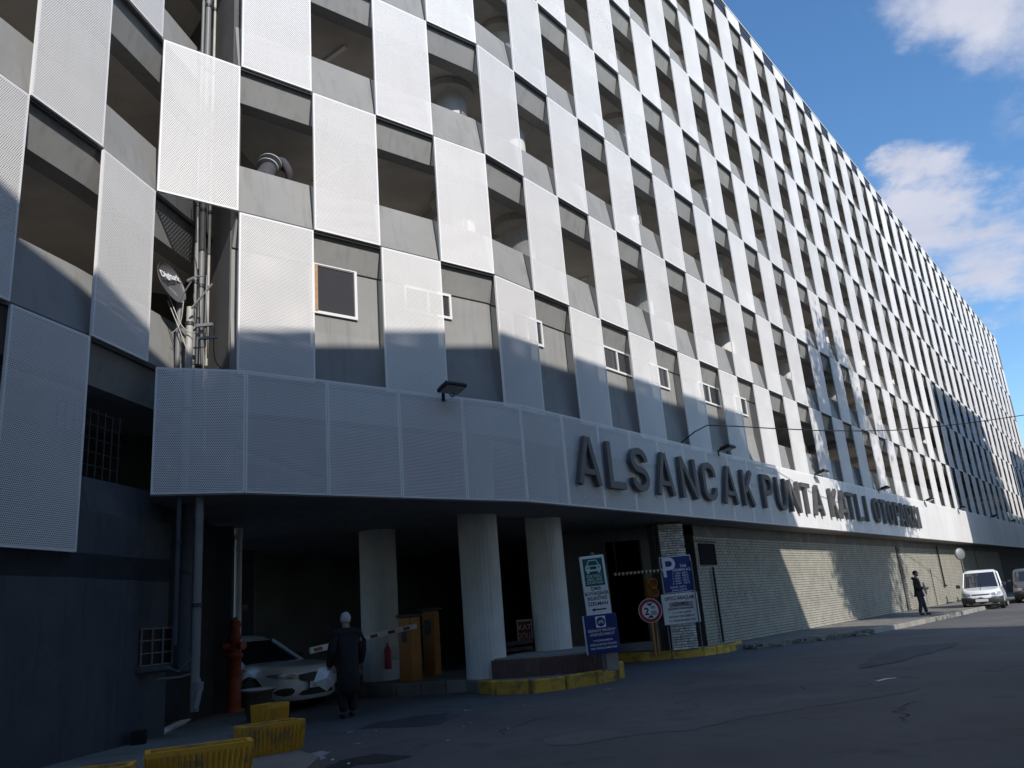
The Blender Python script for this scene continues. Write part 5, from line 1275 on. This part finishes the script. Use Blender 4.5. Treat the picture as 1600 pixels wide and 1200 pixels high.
# the white-haired man walking in, seen from behind, long dark coat
npz = at(546, 1123, 0.0)
P = dict(pelvis=(0,0,.93,.16,.15), chest=(.05,0,1.26,.19,.16), neck=(.08,0,1.44,.09), nape=(.10,0,1.48,.06), head0=(.12,0,1.53,.075,.07), head1=(.135,0,1.60,.098,.085), head2=(.13,0,1.67,.075,.07),
         shl=(.05,.20,1.37,.08), ell=(.0,.27,1.08,.058), wrl=(.10,.30,.82,.04), hal=(.13,.30,.76,.03), shr=(.05,-.20,1.37,.08), elr=(.02,-.26,1.08,.058), wrr=(.12,-.24,.84,.04), har=(.15,-.22,.78,.03),
         hpl=(0,.10,.88,.10), knl=(.05,.10,.50,.075), anl=(.02,.09,.10,.05), hpr=(0,-.10,.88,.10), knr=(.08,-.09,.50,.075), anr=(.12,-.09,.10,.05), hem=(0,0,.66,.215,.20), hem2=(.02,0,.30,.23,.20))
o, h0, h1, h2 = person(npz, 118, 'white haired man in long dark coat walking into the car park with a white bag', P, dict(coat=M_coat, legs=M_coat, cf=1.15))
head_bits(o, h1, (1,.25,-.1), M_whair, cover=.35); hand(o, (.13,.30,.76), (.1,0,-1), 1); hand(o, (.15,-.22,.78), (.1,0,-1), -1)
b = MB(WM[o]); b.add([(.16,.46,.84),(.12,.24,.86),(.10,.22,.58),(.11,.34,.46),(.12,.56,.62),(.02,.36,.68)], [(0,1,5),(1,2,5),(2,3,5),(3,4,5),(4,0,5)]); tag(b.build('paper_bag', M_signw), 'crumpled white bag held in the left hand of the white haired man', 'bag')
# someone bending behind the parapet on the second floor
M_knit = mat('dark_knit', (.07,.065,.075), .9); M_stripe = mat('white_stripe', (.45,.45,.45), .9)
q = atD(419, 268, 14.05); q.z = Zr[2] + .36
b = MB(FR(V0, A1)); b.box(.1, 1.4, .50, 1.3, Zr[2]+.012, Zr[2]+.358); b.build('floor_step', M_ceil, bld)
P = dict(pelvis=(-.15,0,.95,.16,.15), chest=(.08,0,1.24,.20,.17), neck=(.28,0,1.38,.09), nape=(.33,0,1.38,.06), head0=(.37,0,1.37,.075,.07), head1=(.43,0,1.36,.09,.085), head2=(.48,0,1.33,.075,.07),
         shl=(.18,.22,1.32,.08), ell=(.26,.30,1.08,.06), wrl=(.36,.22,.90,.04), hal=(.4,.2,.86,.03), shr=(.18,-.22,1.32,.08), elr=(.26,-.30,1.08,.06), wrr=(.36,-.22,.90,.04), har=(.4,-.2,.86,.03),
         hpl=(-.12,.10,.90,.10), knl=(-.05,.11,.50,.07), anl=(-.1,.11,.09,.045), hpr=(-.12,-.10,.90,.10), knr=(-.05,-.11,.50,.07), anr=(-.1,-.11,.09,.045), hem=(-.17,0,.80,.18,.17))
o, h0, h1, h2 = person(q, 70, 'person in dark sweater with two white stripes bending behind the parapet', P, dict(coat=M_knit, legs=M_jean, cf=1.1))
head_bits(o, h1, (1,0,-.6), M_hair); hand(o, (.4,.2,.86), (.3,0,-1), 1); hand(o, (.4,-.2,.86), (.3,0,-1), -1)
for k, (x, z, r1, r2) in enumerate(((-.02,1.12,.225,.20), (.05,1.24,.245,.215))):
    b = MB(WM[o] @ Matrix.Translation((x, 0, z)) @ Matrix.Rotation(R_(38), 4, 'Y')); b.lathe([(1,-.012),(1.015,0),(1,.012)], (0,0,0), 26, sx=1, sy=1); 
    vs = b.v; b.v = []
    Mi = b.M.inverted(); b.v = [tuple(b.M @ (Matrix.Diagonal((r2, r1, 1, 1)) @ (Mi @ Vector(p)))) for p in vs]
    b.build('stripe', M_stripe, o)
